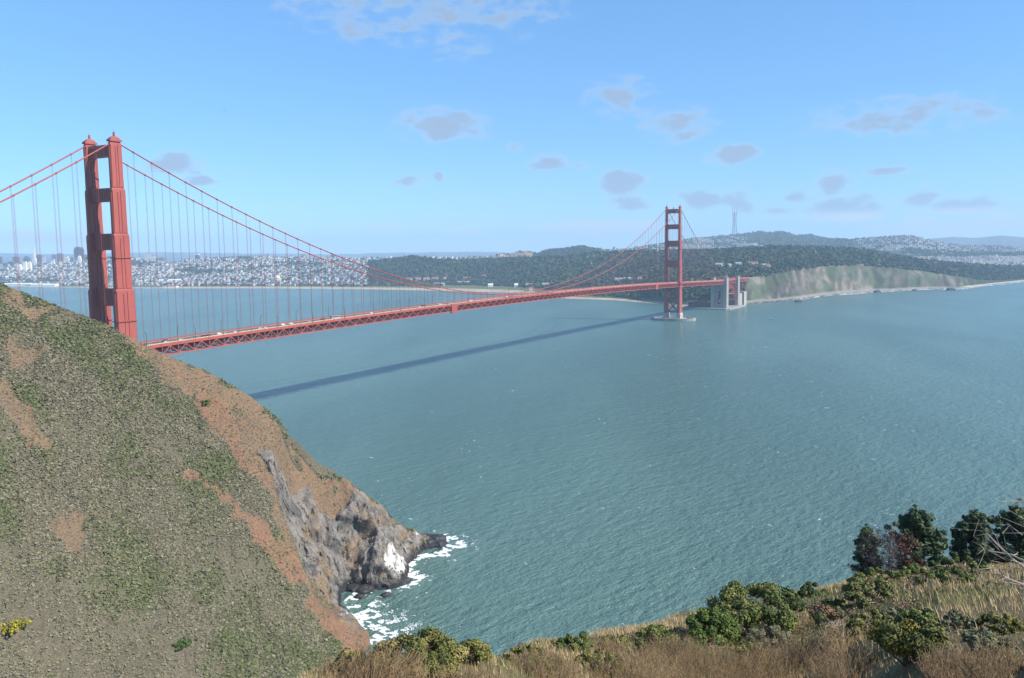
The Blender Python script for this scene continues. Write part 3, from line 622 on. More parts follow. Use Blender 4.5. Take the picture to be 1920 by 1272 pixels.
# deck: slab, walks, kerbs, railings, lane lines
def strip(y0, y1, dz0, dz1, m, name, x0=-343, x1=1623, step=15.24, kind=None):
    mb = MB(); xs = np.arange(x0, x1+.1, step)
    for a, b in zip(xs[:-1], xs[1:]):
        za, zb_ = zroad(a), zroad(b)
        mb.hexa([(a, y0, za+dz0), (b, y0, zb_+dz0), (b, y1, zb_+dz0), (a, y1, za+dz0), (a, y0, za+dz1), (b, y0, zb_+dz1), (b, y1, zb_+dz1), (a, y1, za+dz1)])
    return part(mb, name, m, kind=kind)
strip(-9.6, 9.6, -.8, 0, ASPH, 'roadway')
for sy in (-1, 1):
    a, b = sorted((sy*9.65, sy*13.1)); strip(a, b, -.7, .22, WALKM, 'sidewalk')
    a, b = sorted((sy*9.62, sy*9.95)); strip(a, b, .22, .95, WALKM if sy < 0 else ORANGE_D, 'kerb_rail')
    a, b = sorted((sy*13.12, sy*13.5)); strip(a, b, -1.0, .35, ORANGE, 'fascia_girder')
    rl = MB(); xs = np.arange(-343, 1623, PAN)
    for x in xs:
        z, z2 = zroad(x), zroad(x+PAN)
        rl.beam((x, sy*13.3, z+1.42), (x+PAN, sy*13.3, z2+1.42), .16, .14); rl.beam((x, sy*13.3, z+.55), (x+PAN, sy*13.3, z2+.55), .08, .08)
        for k in range(4):
            xx = x+k*PAN/4; zz = zroad(xx); rl.box(xx-.16, xx+.16, sy*13.3-.05, sy*13.3+.05, zz+.35, zz+1.4)
    part(rl, 'railing', ORANGE_D)
ln = MB()
for y in (-6.4, -3.2, 3.2, 6.4):
    for x in np.arange(-340, 1620, 12.0):
        ln.hexa([(x, y-.08, zroad(x)+.004), (x+3.6, y-.08, zroad(x+3.6)+.004), (x+3.6, y+.08, zroad(x+3.6)+.004), (x, y+.08, zroad(x)+.004), (x, y-.08, zroad(x)+.012), (x+3.6, y-.08, zroad(x+3.6)+.012), (x+3.6, y+.08, zroad(x+3.6)+.012), (x, y+.08, zroad(x)+.012)])
part(ln, 'lane_lines', WHITE, kind='stuff')
# south pylons, arch over the fort, anchorage and approach
def pylon(x0, x1):
    for sy in (-1, 1):
        mb = MB(); mb.box(x0, x1, sy*15.2-3.4, sy*15.2+3.4, 0, 73.5); py = part(mb, 'pylon_shaft', CONC)
        cm = MB()
        for a in (x0-.5, (x0+x1)/2-1, x1-1.5): cm.box(a, a+2, sy*15.2-3.9, sy*15.2+3.9, 0, 76.0)
        part(cm, 'pylon_rib', CONC, py)
pylon(1615, 1631); pylon(1720, 1735)
mb = MB(); mb.box(1617, 1629, -11.7, -4.0, 0, 64); mb.box(1617, 1629, 4.0, 11.7, 0, 64); mb.box(1617.3, 1628.7, -4.0, 4.0, 43, 64); mb.box(1617.3, 1628.7, -4, 4, 0, 12); part(mb, 'pylon_wall', CONC_D)
def arch(y):
    mb = MB(); n = 22; pts = []; pin = []
    for k in range(n+1):
        t = PI*k/n; pts.append((1676-45*math.cos(t), y, 8+47*math.sin(t)**.85)); pin.append((1676-41*math.cos(t), y, 5+44*math.sin(t)**.85))
    for P_ in (pts, pin):
        for a, b in zip(P_[:-1], P_[1:]): mb.beam(a, b, 1.3, 1.3)
    for k in range(0, n+1):
        mb.beam(pts[k], pin[k], .7, .7)
        if k < n: mb.beam(pts[k], pin[k+1], .6, .6)
        mb.beam(pts[k], (pts[k][0], y, zroad(pts[k][0])-8), .8, .8)
    for z in (20, 34): mb.beam((1633, y, z), (1719, y, z), .6, .6)
    return mb
for y in (-12, 12): part(arch(y), 'arch_rib', ORANGE)
mb = MB(); mb.box(1623, 1850, -13, 13, 66.6, 67.9); part(mb, 'approach_deck', ASPH)
for y in (-13.4, 13.4):
    mb = MB(); mb.box(1629, 1850, y-.35, y+.35, 66.0, 69.3); mb.box(1629, 1850, y-.4, y+.4, 59.5, 60.6)
    for k in range(29):
        x = 1630+k*7.6; mb.box(x-.3, x+.3, y-.3, y+.3, 60, 66.4)
        mb.beam((x, y, 60.3 if k % 2 else 66), (x+7.6, y, 66 if k % 2 else 60.3), .6, .6)
    part(mb, 'approach_truss', ORANGE)
mb = MB()
for x in (1745, 1765, 1785): mb.box(x, x+2, -12, -10, 20, 60); mb.box(x, x+2, 10, 12, 20, 60)
part(mb, 'approach_bents', ORANGE_D)
mb = MB(); mb.box(1733.5, 1768, -17, 17, -1, 31); mb.box(1775, 1800, -20, 17, -1, 34); part(mb, 'anchorage_block', CONC, label='pale concrete anchorage housing beyond the arch')
# Fort Point: brick fort behind the arch and its sea wall
FT = empty('brick_fort', (1660, 30, 0)); tag(FT, 'dark red brick fort with arched openings under the bridge arch', 'fort')
BRICK = mat('fort_brick', (.15, .055, .042), (.10, .042, .036), .2, .9, .05)
mb = MB(); mb.box(-33, 40, -30, 48, 0, 14.5); mb.box(-35, 42, -32, 50, 14.5, 15.6); mb.build('wall', BRICK, FT)
om = MB()
for k in range(9):
    y = -25+k*8
    for z in (3.5, 9): om.prism([(y-1.6, z), (y+1.6, z), (y+1.6, z+2.4), (y+.9, z+3.3), (y-.9, z+3.3), (y-1.6, z+2.4)], lambda a, b, t: (t, a, b), -33.25, -32.9)
for k in range(8):
    x = -28+k*8.6
    for z in (3.5, 9): om.prism([(x-1.6, z), (x+1.6, z), (x+1.6, z+2.4), (x+.9, z+3.3), (x-.9, z+3.3), (x-1.6, z+2.4)], lambda a, b, t: (a, t, b), -30.25, -29.9)
tag(om.build('casemate_openings', DARKM, FT), kind='stuff')  # solid dark blocks on the wall stand in for shade inside the openings
sw = MB(); sw.prism([(1596, -22), (1604, -30), (1640, -32), (1735, -34), (1735, 90), (1640, 96), (1600, 84)], lambda a, b, t: (a, b, t), -2, 3.2)
tag(sw.build('sea_wall', CONC_D), 'low dark stone sea wall around the fort at the water edge', 'sea wall')
# ================================================================== LEAFY MASSES
def clumps(cent, rad, K, quad, squash=.75, up=.25, seed=1, dome=True):
    """K small leaf-clump faces round each centre: returns vertices and quads"""
    g = np.random.default_rng(seed); n = len(cent)
    d = g.normal(size=(n, K, 3)); d /= np.linalg.norm(d, axis=-1, keepdims=True)
    if dome: d[..., 2] = np.abs(d[..., 2])-.12
    r = rad[:, None, None]*(.62+.42*g.random((n, K, 1)))
    c = cent[:, None, :]+d*r*np.array([1, 1, squash])
    nrm = d+g.normal(size=d.shape)*.55; nrm[..., 2] += up; nrm /= np.linalg.norm(nrm, axis=-1, keepdims=True)
    t = np.cross(nrm, g.normal(size=d.shape)); t /= np.linalg.norm(t, axis=-1, keepdims=True)+1e-9; b = np.cross(nrm, t)
    s = (rad[:, None, None]*quad)*(.65+.7*g.random((n, K, 1))); s2 = s*(.55+.5*g.random((n, K, 1)))
    V = np.stack([c-t*s-b*s2*.6, c+t*s*.7-b*s2, c+t*s+b*s2*.7, c-t*s*.6+b*s2], 2).reshape(-1, 3)
    return V, np.arange(n*K*4).reshape(-1, 4)
LEAFM = mat('scrub_leaves', (1.1, 1.1, 1.1), (.85, .85, .85), .6, .85, 0, attr=True, spec=.15)
def build_scrub():
    H = HILL; X, Y, z = H['X'], H['Y'], H['z']
    c = np.stack([X, Y, z], -1); a = np.linalg.norm(np.cross(c[1:, :-1]-c[:-1, :-1], c[:-1, 1:]-c[:-1, :-1]), axis=-1)
    ok = (H['s'] < 1.04) & H['ins'] & (H['qx'] > -60) & (H['qx'] < 840) & (H['qy'] < 1330) & (z > 1.5); ok = ok[:-1, :-1]
    n1 = fbm(X/22, Y/22, o=4)[:-1, :-1]
    dens = np.where(H['bare'][:-1, :-1] > .5, .14+.34*(n1 > .54), 1.0)*(1-np.clip(H['rock'][:-1, :-1]*1.2, 0, .985)); dens *= np.clip((n1-.24)*5, .25, 1)
    wgt = (a*dens*ok).ravel(); N_ = 95000; idx = rng.choice(len(wgt), N_, p=wgt/wgt.sum())
    i, j = np.unravel_index(idx, ok.shape); u, v = rng.random((2, N_))[..., None]
    P = c[i, j]*(1-u)*(1-v)+c[i+1, j]*u*(1-v)+c[i, j+1]*(1-u)*v+c[i+1, j+1]*u*v
    kind = fbm(P[:, 0]/16+5, P[:, 1]/16, o=3)+rng.normal(size=N_)*.07; r = .24+.50*rng.random(N_)**2.4+.16*(kind > .60)
    r *= np.where(H['bare'][i, j] > .5, .7, 1)
    K = 7; V, F = clumps(P-np.array([0, 0, .10]), r, K, .55, .6, up=1.1, seed=3)
    pal = np.array([(.175, .160, .100), (.150, .140, .085), (.110, .128, .050), (.085, .105, .042), (.20, .18, .125), (.18, .16, .05)])
    t = np.where(kind+rng.normal(size=N_)*.07 > .61, 2+(rng.random(N_) < .35), np.where(rng.random(N_) < .35, 4, np.where(rng.random(N_) < .6, 0, 1))); t = np.where(rng.random(N_) < .012, 5, t)
    C = pal[t]*(.85+.3*rng.random((N_, 1))); C = C*.8+.2*np.array([.155, .14, .085]); C = np.repeat(C*1.08, K, 0)*(.9+.2*rng.random((N_*K, 1))); C = np.repeat(C, 4, 0)
    tag(npmesh('coastal_scrub', V, F, LEAFM, C), 'grey green coastal scrub covering the headland slope', 'scrub', kind='stuff')
build_scrub()
def build_rubble():
    H = HILL; c = np.stack([H['X'], H['Y'], H['z']], -1); ok = (((H['bare'] > .5) | (H['rock'] > .4)) & (H['s'] < 1.0) & H['ins'] & (H['z'] > .8) & (H['qy'] < 1300))[:-1, :-1]
    a = np.linalg.norm(np.cross(c[1:, :-1]-c[:-1, :-1], c[:-1, 1:]-c[:-1, :-1]), axis=-1); wgt = (a*ok).ravel(); n = 9000; idx = rng.choice(len(wgt), n, p=wgt/wgt.sum()); i, j = np.unravel_index(idx, ok.shape)
    u, v = rng.random((2, n))[..., None]; P = c[i, j]*(1-u)*(1-v)+c[i+1, j]*u*(1-v)+c[i, j+1]*(1-u)*v+c[i+1, j+1]*u*v; r = .10+.42*rng.random(n)**5
    o = np.array([(1, 0, 0), (0, 1, 0), (-1, 0, 0), (0, -1, 0), (0, 0, 1), (0, 0, -1)], float); V = P[:, None]+o[None]*r[:, None, None]*(.6+.7*rng.random((n, 6, 1)))+rng.normal(size=(n, 6, 3))*r[:, None, None]*.2
    f = np.array([(0, 1, 4), (1, 2, 4), (2, 3, 4), (3, 0, 4), (1, 0, 5), (2, 1, 5), (3, 2, 5), (0, 3, 5)]); F = (np.arange(n)[:, None, None]*6+f[None]).reshape(-1, 3)
    pal = np.array([(.20, .15, .115), (.16, .125, .10), (.25, .19, .145), (.14, .13, .12)]); C = np.repeat(pal[rng.integers(0, 4, n)]*(.8+.4*rng.random((n, 1))), 6, 0)
    tag(npmesh('loose_stones', V.reshape(-1, 3), F, MATS['headland_earth'], C), 'loose brown stones on the bare soil of the headland', 'stones', kind='stuff')
build_rubble()
# yellow flowering bush low on the slope at the left edge
def hill_point(px, y):
    m = (HILL['s'] < 1.02) & HILL['ins']; d = np.hypot(HILL['qx']-px, HILL['qy']-y)+np.where(m, 0, 1e6); i = np.unravel_index(np.argmin(d), d.shape)
    return np.array([HILL['X'][i], HILL['Y'][i], HILL['z'][i]])
def hill_bush(px, y, r, cols, name, label, seed):
    p = hill_point(px, y); g = np.random.default_rng(seed); n = 46
    cc = p+g.normal(size=(n, 3))*np.array([r*.5, r*.5, r*.22])+np.array([0, 0, r*.35]); V, F = clumps(cc, np.full(n, r*.3), 22, .32, .8, seed=seed)
    C = np.array(cols)[g.integers(0, len(cols), n*22)]*(.75+.5*g.random((n*22, 1)))
    root = empty(name, p); tag(root, label, 'bush')
    o = npmesh('foliage', V-p, F, LEAFM, np.repeat(C, 4, 0), parent=root)
    st = MB()
    for k in range(6): a = k*1.05; st.tube([(0, 0, -.2), (math.cos(a)*r*.2, math.sin(a)*r*.2, r*.3), (math.cos(a)*r*.5, math.sin(a)*r*.5, r*.55)], [.09, .06, .03], 5)
    st.build('stems', mat('bush_wood', (.16, .12, .085), (.10, .075, .055), 8, .9), root)
hill_bush(28, 1186, 3.4, [(.33, .27, .03), (.24, .22, .03), (.13, .15, .03), (.38, .30, .02)], 'flowering_bush', 'yellow flowering bush low on the headland slope at the left edge', 5)
hill_bush(345, 1212, 2.2, [(.07, .12, .03), (.09, .14, .035)], 'green_bush', 'bright green bush on the lower headland slope above the dry bush', 6)
hill_bush(385, 757, 2.0, [(.12, .15, .04), (.09, .13, .035)], 'green_bush', 'light green bush on the upper headland slope beside the red scar', 8)
# ---- surf and rocks at the foot of the point
def build_surf():
    V = []; F = []; C = []; g = np.random.default_rng(9)
    line = [(696, 1212), (698, 1204), (690, 1180), (662, 1146), (650, 1128), (668, 1112), (690, 1102), (757, 1102), (772, 1092), (768, 1068), (775, 1046), (800, 1040), (835, 1034), (836, 1015), (822, 1004)]
    wid = [17, 21, 17, 13, 12, 11, 8, 4, 8, 5, 5, 8, 13, 13, 7]
    for (a, wa), (b, wb) in zip(zip(line, wid), list(zip(line, wid))[1:]):
        A, B = at(*a, z=0), at(*b, z=0); L_ = np.linalg.norm(B-A); n = int(L_*330)
        nx = np.array([B[1]-A[1], -(B[0]-A[0])])/max(L_, .1)
        t = g.random(n); w_ = wa+(wb-wa)*t; q = np.abs(g.normal(size=n))*.55; P_ = A[None]+(B-A)[None]*t[:, None]; P_[:, :2] += nx*(q*w_-1.2)[:, None]   # away from the shore, towards open water
        ok = fbm(P_[:, 0]/2.2, P_[:, 1]/2.2, o=3) > .45+.17*q; P_, q = P_[ok], q[ok]; n = len(P_)
        s_ = (.06+.26*g.random(n)**1.5)*(1.1-.35*np.minimum(q, 1.5)); an = g.random(n)*6.28; st = 1+g.random(n)*1.2; m = 6
        th = 2*PI*np.arange(m)/m; rr = s_[:, None]*(.6+.6*g.random((n, m))); x_, y_ = np.cos(th)*rr*st[:, None], np.sin(th)*rr; ca, sa = np.cos(an)[:, None], np.sin(an)[:, None]
        ringv = np.stack([P_[:, 0:1]+x_*ca-y_*sa, P_[:, 1:2]+x_*sa+y_*ca, np.full((n, m), .06)], -1); top = np.stack([P_[:, 0], P_[:, 1], .14+.2*g.random(n)], -1)[:, None]
        o = sum(len(v) for v in V); V.append(np.concatenate([top, ringv], 1).reshape(-1, 3)); base_ = o+np.arange(n)[:, None]*(m+1)
        for kk in range(m): F.append(np.concatenate([base_, base_+1+kk, base_+1+(kk+1) % m], 1))
    V = np.concatenate(V); F = np.concatenate(F)
    m_ = mat('foam', (.70, .73, .73), (.56, .61, .62), 1.5, .8, .08)
    tag(npmesh('surf_foam', V, F, m_), 'white surf breaking along the foot of the rock point', 'surf', kind='stuff')
build_surf()
def rockmesh(seed, n=3):
    import bmesh
    bm = bmesh.new(); bmesh.ops.create_icosphere(bm, subdivisions=n, radius=1)
    P = np.array([v.co for v in bm.verts]); d = .62+.75*fbm(P[:, 0]*1.3+seed*7, P[:, 1]*1.3, P[:, 2]*1.3, o=4, ridged=True)
    for v, q in zip(bm.verts, P*d[:, None]): v.co = q
    me = bpy.data.meshes.new('rock'); bm.to_mesh(me); bm.free(); return me
ROCKM = mat('wet_rock', (.040, .038, .037), (.022, .022, .023), .8, .6, .12)
for k, (px, y, r, lab) in enumerate([(686, 1107, 3.0, 'largest black boulder in the surf below the cliff'), (674, 1120, 1.8, 'small black boulder in the foam beside the cobble beach'), (724, 1116, 1.6, 'low dark rock awash right of the black boulders'), (662, 1104, 2.6, 'black boulder against the foot of the cliff'),
                                  (812, 1012, 4.6, 'jagged black rock at the tip of the point'), (826, 1021, 3.0, 'outermost black rock in the surf off the point'), (800, 1022, 4.2, 'dark rock slab on the seaward side of the point'), (755, 1092, 3.0, 'dark boulder at the corner of the rock buttress')]):
    p = at(px, y, z=.2); o = link('boulder', rockmesh(k), ROCKM, smooth=False, loc=p); o.scale = (r*1.25, r, r*.6); o.rotation_euler = (0, 0, k*1.3); tag(o, lab, 'rock', 'rocks at the foot of the point')
for k, (px, y, r, lab) in enumerate([(1783, 544, 16, 'lone dark sea rock off the far beach'), (1645, 548, 13, 'low dark rocks at the foot of the far cliffs'), (1497, 566, 10, 'dark rock on the waterline below the far cliffs, nearest the bridge'), (1715, 545, 9, 'small rock off the far cliffs left of the lone sea rock')]):
    p = at(px, y, z=.5); o = link('sea_rock', rockmesh(20+k), mat('sea_rock', (.08, .075, .07), (.05, .05, .05), .2, .9, .3), loc=p); o.scale = (r, r*.8, r*.45); tag(o, lab, 'rock', 'rocks off the far shore')
# far surf lines along the beach and cliffs
def far_surf():
    V = []; F = []; g = np.random.default_rng(4)
    for px in np.arange(1300, 1925, .8):
        if g.random() < .25: continue
        y = _c(SHY, px, 1); p = at(px, y+.3+g.random()*1.6*(.4+(px > 1500)), z=0); s = 4+8*g.random(); o = len(V)
        for kk in range(6): th = 2*PI*kk/6; V.append((p[0]+math.cos(th)*s*(.6+g.random()), p[1]+math.sin(th)*s*(.5+g.random()*.6), .25))
        F += [(o, o+1, o+2), (o, o+2, o+3), (o, o+3, o+4), (o, o+4, o+5)]
    tag(npmesh('far_surf', np.array(V), np.array(F), MATS['foam']), 'thin white surf line along the far cliffs and beach', 'surf', kind='stuff')
far_surf()
# ================================================================== FAR WOODS AND CITY
def sample_land(regions, seed):
    g = np.random.default_rng(seed); out = []
    for a, b, s0, s1, n in regions:
        for _ in range(n):
            px = a+(b-a)*g.random(); out.append(land_z(px, s0+(s1-s0)*g.random()))
    return np.array(out)
def build_woods():
    R = [(690, 1240, 3.0, 4.05, 3600), (1240, 1940, 3.0, 4.1, 5200), (1110, 1395, 2.25, 3.0, 650), (690, 830, 2.5, 3.0, 300), (830, 1110, 2.8, 3.02, 420), (1000, 1125, 4.6, 6.05, 1400), (1335, 1660, 4.8, 6.05, 2600), (1690, 1940, 5.1, 5.45, 900), (0, 690, 2.6, 6.0, 3200),
         (0, 110, 2.9, 3.6, 500), (690, 1010, 4.0, 6.0, 900), (1420, 1760, 2.93, 3.1, 330), (400, 470, 5.8, 6.05, 120), (1660, 1900, 5.5, 6.1, 500), (300, 690, 2.4, 2.95, 420)]
    P = sample_land(R, 21); n = len(P); r = 4.5+4.5*rng.random(n)
    K = 7; V, F = clumps(P+np.array([0, 0, 3.0]), r, K, .62, .9, seed=5)
    pal = np.array([(.042, .064, .032), (.054, .076, .034), (.036, .056, .032), (.068, .084, .040)]); C = pal[rng.integers(0, 4, n)]*(.8+.4*rng.random((n, 1)))
    C = C*(.55+1.0*fbm(P[:, 0]/260, P[:, 1]/260, o=3)[:, None]); C = np.repeat(C, K*4, 0)*np.repeat(.85+.3*rng.random((n*K, 1)), 4, 0)
    tag(npmesh('far_woods', V, F, LEAFM, C), 'dark wooded hills and scattered trees across the far shore', 'woods', kind='stuff')
build_woods()
HP = [(.62, .61, .58), (.50, .49, .46), (.40, .385, .36), (.52, .46, .38), (.32, .335, .35), (.42, .32, .28), (.27, .265, .26), (.52, .52, .54)]
HMATS = [mat('house_wall_%d' % i, c, tuple(x*.9 for x in c), .05, .8) for i, c in enumerate(HP)]
def build_houses():
    g = np.random.default_rng(31); regs = [(-10, 690, 3.0, 4.0, 2100), (-10, 690, 4.0, 6.02, 3300), (-10, 690, 2.45, 3.0, 800), (690, 960, 4.3, 6.0, 420), (1238, 1400, 5.1, 5.95, 420), (1690, 1940, 4.15, 5.1, 1100), (1600, 1940, 5.4, 6.15, 1100), (1120, 1240, 5.4, 6.0, 160)]
    items = []
    for a, b, s0, s1, n in regs:
        for _ in range(n):
            px = a+(b-a)*g.random(); p = land_z(px, s0+(s1-s0)*g.random())
            D = np.hypot(*(p-CAM)[:2]); w_, d_, h_ = 7+6*g.random(), 9+9*g.random(), 6.5+5.5*g.random()
            if g.random() < .06: w_ *= 1.7; h_ *= 1.9
            if px > 1235: h_ *= .75
            items.append((w_*h_/D**2, p, w_, d_, h_, g.integers(0, len(HP)), g.choice([0.0, 0.0, PI/2])+.16+g.normal()*.05))
    pp = np.array([q[1] for q in items]); kp = fbm(pp[:, 0]/170., pp[:, 1]/170., o=3) < .585; items = [q for q, k_ in zip(items, kp) if k_]
    items.sort(key=lambda q: -q[0])
    ang = 0.0
    hm = []
    for i in range(len(HP)):
        mb = MB(); mb.box(-.5, .5, -.5, .5, -.35, .82); me = mb.build('tmp', HMATS[i]).data
        bpy.data.objects.remove(bpy.data.objects['tmp']); hm.append(me)
        mb = MB(); mb.add([(-.53, -.53, .82), (.53, -.53, .82), (.53, .53, .82), (-.53, .53, .82), (-.53, 0, 1.02), (.53, 0, 1.02)], [(0, 1, 5, 4), (2, 3, 4, 5), (1, 2, 5), (3, 0, 4), (3, 2, 1, 0)])
    rf = mb.build('tmp', mat('house_roof', (.20, .19, .18), (.14, .13, .125), .05, .9)).data; bpy.data.objects.remove(bpy.data.objects['tmp'])
    for _, p, w_, d_, h_, c, a in items[:300]:
        o = link('city_house', hm[c], loc=p); o.scale = (w_, d_, h_); o.rotation_euler = (0, 0, a)
        r = link('roof', rf, parent=o)
        tag(o, 'pale little house, one of hundreds packed across the city hillside', 'house', 'houses of the city hillside')
    V = []; F = []; C = []
    for _, p, w_, d_, h_, c, a in items[300:]:
        o = len(V); ca, sa = math.cos(a), math.sin(a)
        for zz in (-3, h_):
            for x_, y_ in ((-1, -1), (1, -1), (1, 1), (-1, 1)):
                x2, y2 = x_*w_/2, y_*d_/2; V.append((p[0]+x2*ca-y2*sa, p[1]+x2*sa+y2*ca, p[2]+zz))
        for zz in (h_, ):
            for x_, y_ in ((-1, -1), (1, -1), (1, 1), (-1, 1)):
                x2, y2 = x_*w_/2, y_*d_/2; V.append((p[0]+x2*ca-y2*sa, p[1]+x2*sa+y2*ca, p[2]+zz+.02))
        F += [(o, o+1, o+5, o+4), (o+1, o+2, o+6, o+5), (o+2, o+3, o+7, o+6), (o+3, o, o+4, o+7), (o+8, o+9, o+10, o+11)]
        col = np.array(HP[c]); rc = np.array([(.22, .21, .20), (.15, .145, .14), (.42, .41, .40), (.24, .16, .13)])[g.integers(0, 4)]
        C += [col]*8+[rc]*4
    tag(npmesh('city_houses', np.array(V), np.array(F), mat('city_paint', (1.05, 1.05, 1.05), (.9, .9, .9), .05, .8, 0, attr=True), np.array(C)), 'dense pale houses covering the far city hills', 'houses', kind='stuff')
build_houses()
# ---- city towers: (left px, right px, top y, distance, colour, style, label)
TOWERS = [
 (-2, 4, 482, 7200, (.16, .17, .19), 'flat', 'dark tower cut by the left edge of the photo'),
 (5, 16, 494, 6900, (.15, .17, .20), 'flat', 'low dark blue grey block left of the brown tower'), (15, 29, 491, 7000, (.17, .18, .21), 'flat', 'wide dark blue grey block in front of the brown tower'),
 (24, 36, 482, 7400, (.26, .21, .19), 'flat', 'brown square tower at the left end of downtown'), (44, 56, 481, 7400, (.17, .18, .20), 'bevel', 'dark grey tower with sloping roof left of the pyramid'),
 (59, 67, 462, 7300, (.52, .53, .54), 'pyramid', 'tall slender white pyramid skyscraper with a pointed spire'), (67.5, 79, 479, 7400, (.20, .17, .165), 'flat', 'dark brown tower just right of the pyramid'),
 (79, 85, 483, 7200, (.50, .48, .44), 'stripe', 'narrow pale tower with a dark stripe right of the pyramid'), (97, 107, 478, 7300, (.30, .31, .33), 'spire', 'grey tower with a thin mast on its roof'), (107, 119, 476, 7300, (.30, .27, .25), 'flat', 'grey brown tower beside the one with a mast'),
 (120, 130, 481, 7000, (.48, .43, .36), 'bevel', 'beige tower left of the tallest dark block'), (130, 140, 483, 7100, (.26, .29, .34), 'flat', 'blue grey tower touching the tallest dark block'),
 (139, 156, 464, 7300, (.11, .085, .09), 'notch', 'tallest dark brown block tower with notched top'), (145, 152.5, 480, 6500, (.66, .66, .62), 'bevel', 'white tower in front of the tallest dark block'), (156, 166, 479, 7300, (.24, .27, .31), 'flat', 'blue grey tower hidden partly by the bridge tower'),
 (31, 41, 496, 6300, (.66, .65, .60), 'bevel', 'cream apartment tower low at the left above the pier sheds'), (43, 50, 491, 6300, (.62, .58, .48), 'flat', 'left one of twin cream slabs below the pyramid'), (51, 59, 491, 6300, (.62, .58, .48), 'bevel', 'right one of twin cream slabs below the pyramid'),
 (73, 81, 501, 6200, (.72, .72, .70), 'flat', 'small white block below the pyramid on the hillside'), (97.5, 102.5, 487, 6600, (.56, .52, .45), 'flat', 'slim beige block below the masted tower'), (110, 116, 491, 6500, (.60, .57, .52), 'flat', 'small pale block midway up the hill right of the pyramid'),
 (201, 211, 481, 7000, (.17, .18, .20), 'flat', 'dark tower seen through the bridge tower opening'), (244, 261, 484, 6400, (.33, .32, .32), 'step', 'wide grey stepped block right of the bridge tower'), (271, 281, 476, 6500, (.46, .44, .42), 'flat', 'tall beige grey slab on the ridge right of the bridge tower'),
 (282, 292, 481, 6500, (.36, .35, .36), 'step', 'grey stepped tower beside the tall beige slab'), (294, 311, 484, 6500, (.33, .33, .34), 'flat', 'broad grey block right of the stepped tower'), (336, 349, 490, 6100, (.30, .31, .34), 'flat', 'low grey block on the ridge dip'),
 (366, 374, 477, 6100, (.24, .24, .27), 'cap', 'slim dark tower with a pale cap alone on the ridge'), (383, 394, 495, 5600, (.30, .33, .38), 'flat', 'blue grey apartment block below the domed building'), (390, 402, 488, 6000, (.46, .38, .34), 'flat', 'pinkish block left of the domed building'),
 (405, 416.5, 483, 6000, (.42, .25, .20), 'dome', 'reddish building with a rounded top on the ridge'), (398, 409, 496, 5600, (.27, .30, .35), 'flat', 'dark blue grey block under the rounded reddish building'), (362, 367, 499, 5600, (.28, .31, .36), 'flat', 'left of two small blue grey blocks under the slim dark tower'),
 (369, 377, 499, 5600, (.28, .30, .34), 'flat', 'right of two small blue grey blocks under the slim dark tower'), (426, 434.5, 493, 5600, (.72, .70, .64), 'flat', 'white apartment block below the wooded hilltop'), (455, 462, 490, 5800, (.24, .26, .31), 'flat', 'dark block right of the wooded hilltop'),
 (479, 488, 488, 5800, (.46, .39, .36), 'flat', 'pinkish block left of the tall blue white tower'), (493, 498, 491, 5600, (.72, .71, .66), 'flat', 'narrow white block below the tall blue white tower'), (496, 507.6, 477, 5900, (.34, .38, .44), 'stripe', 'tall blue and white tower on the ridge above the dome'),
 (513, 522, 485, 5800, (.40, .40, .41), 'flat', 'grey block right of the tall blue white tower'), (523, 532, 484, 5800, (.58, .56, .50), 'step', 'pale stepped block between two grey towers'), (543, 549.6, 480, 5900, (.38, .38, .40), 'flat', 'slim grey tower right of the pale stepped block'),
 (561, 569, 485, 5700, (.70, .69, .64), 'flat', 'white slab in front of a grey tower by the cable'), (563.5, 575, 477, 5900, (.32, .34, .38), 'stripe', 'tall grey striped tower behind the white slab'), (595, 605, 483, 5900, (.36, .36, .37), 'flat', 'grey block left of two blue towers under the cable'),
 (610, 617, 481, 6000, (.20, .27, .36), 'flat', 'left of two blue towers under the cable'), (619.5, 631, 479, 6000, (.19, .24, .32), 'flat', 'right and wider of two blue towers under the cable')]
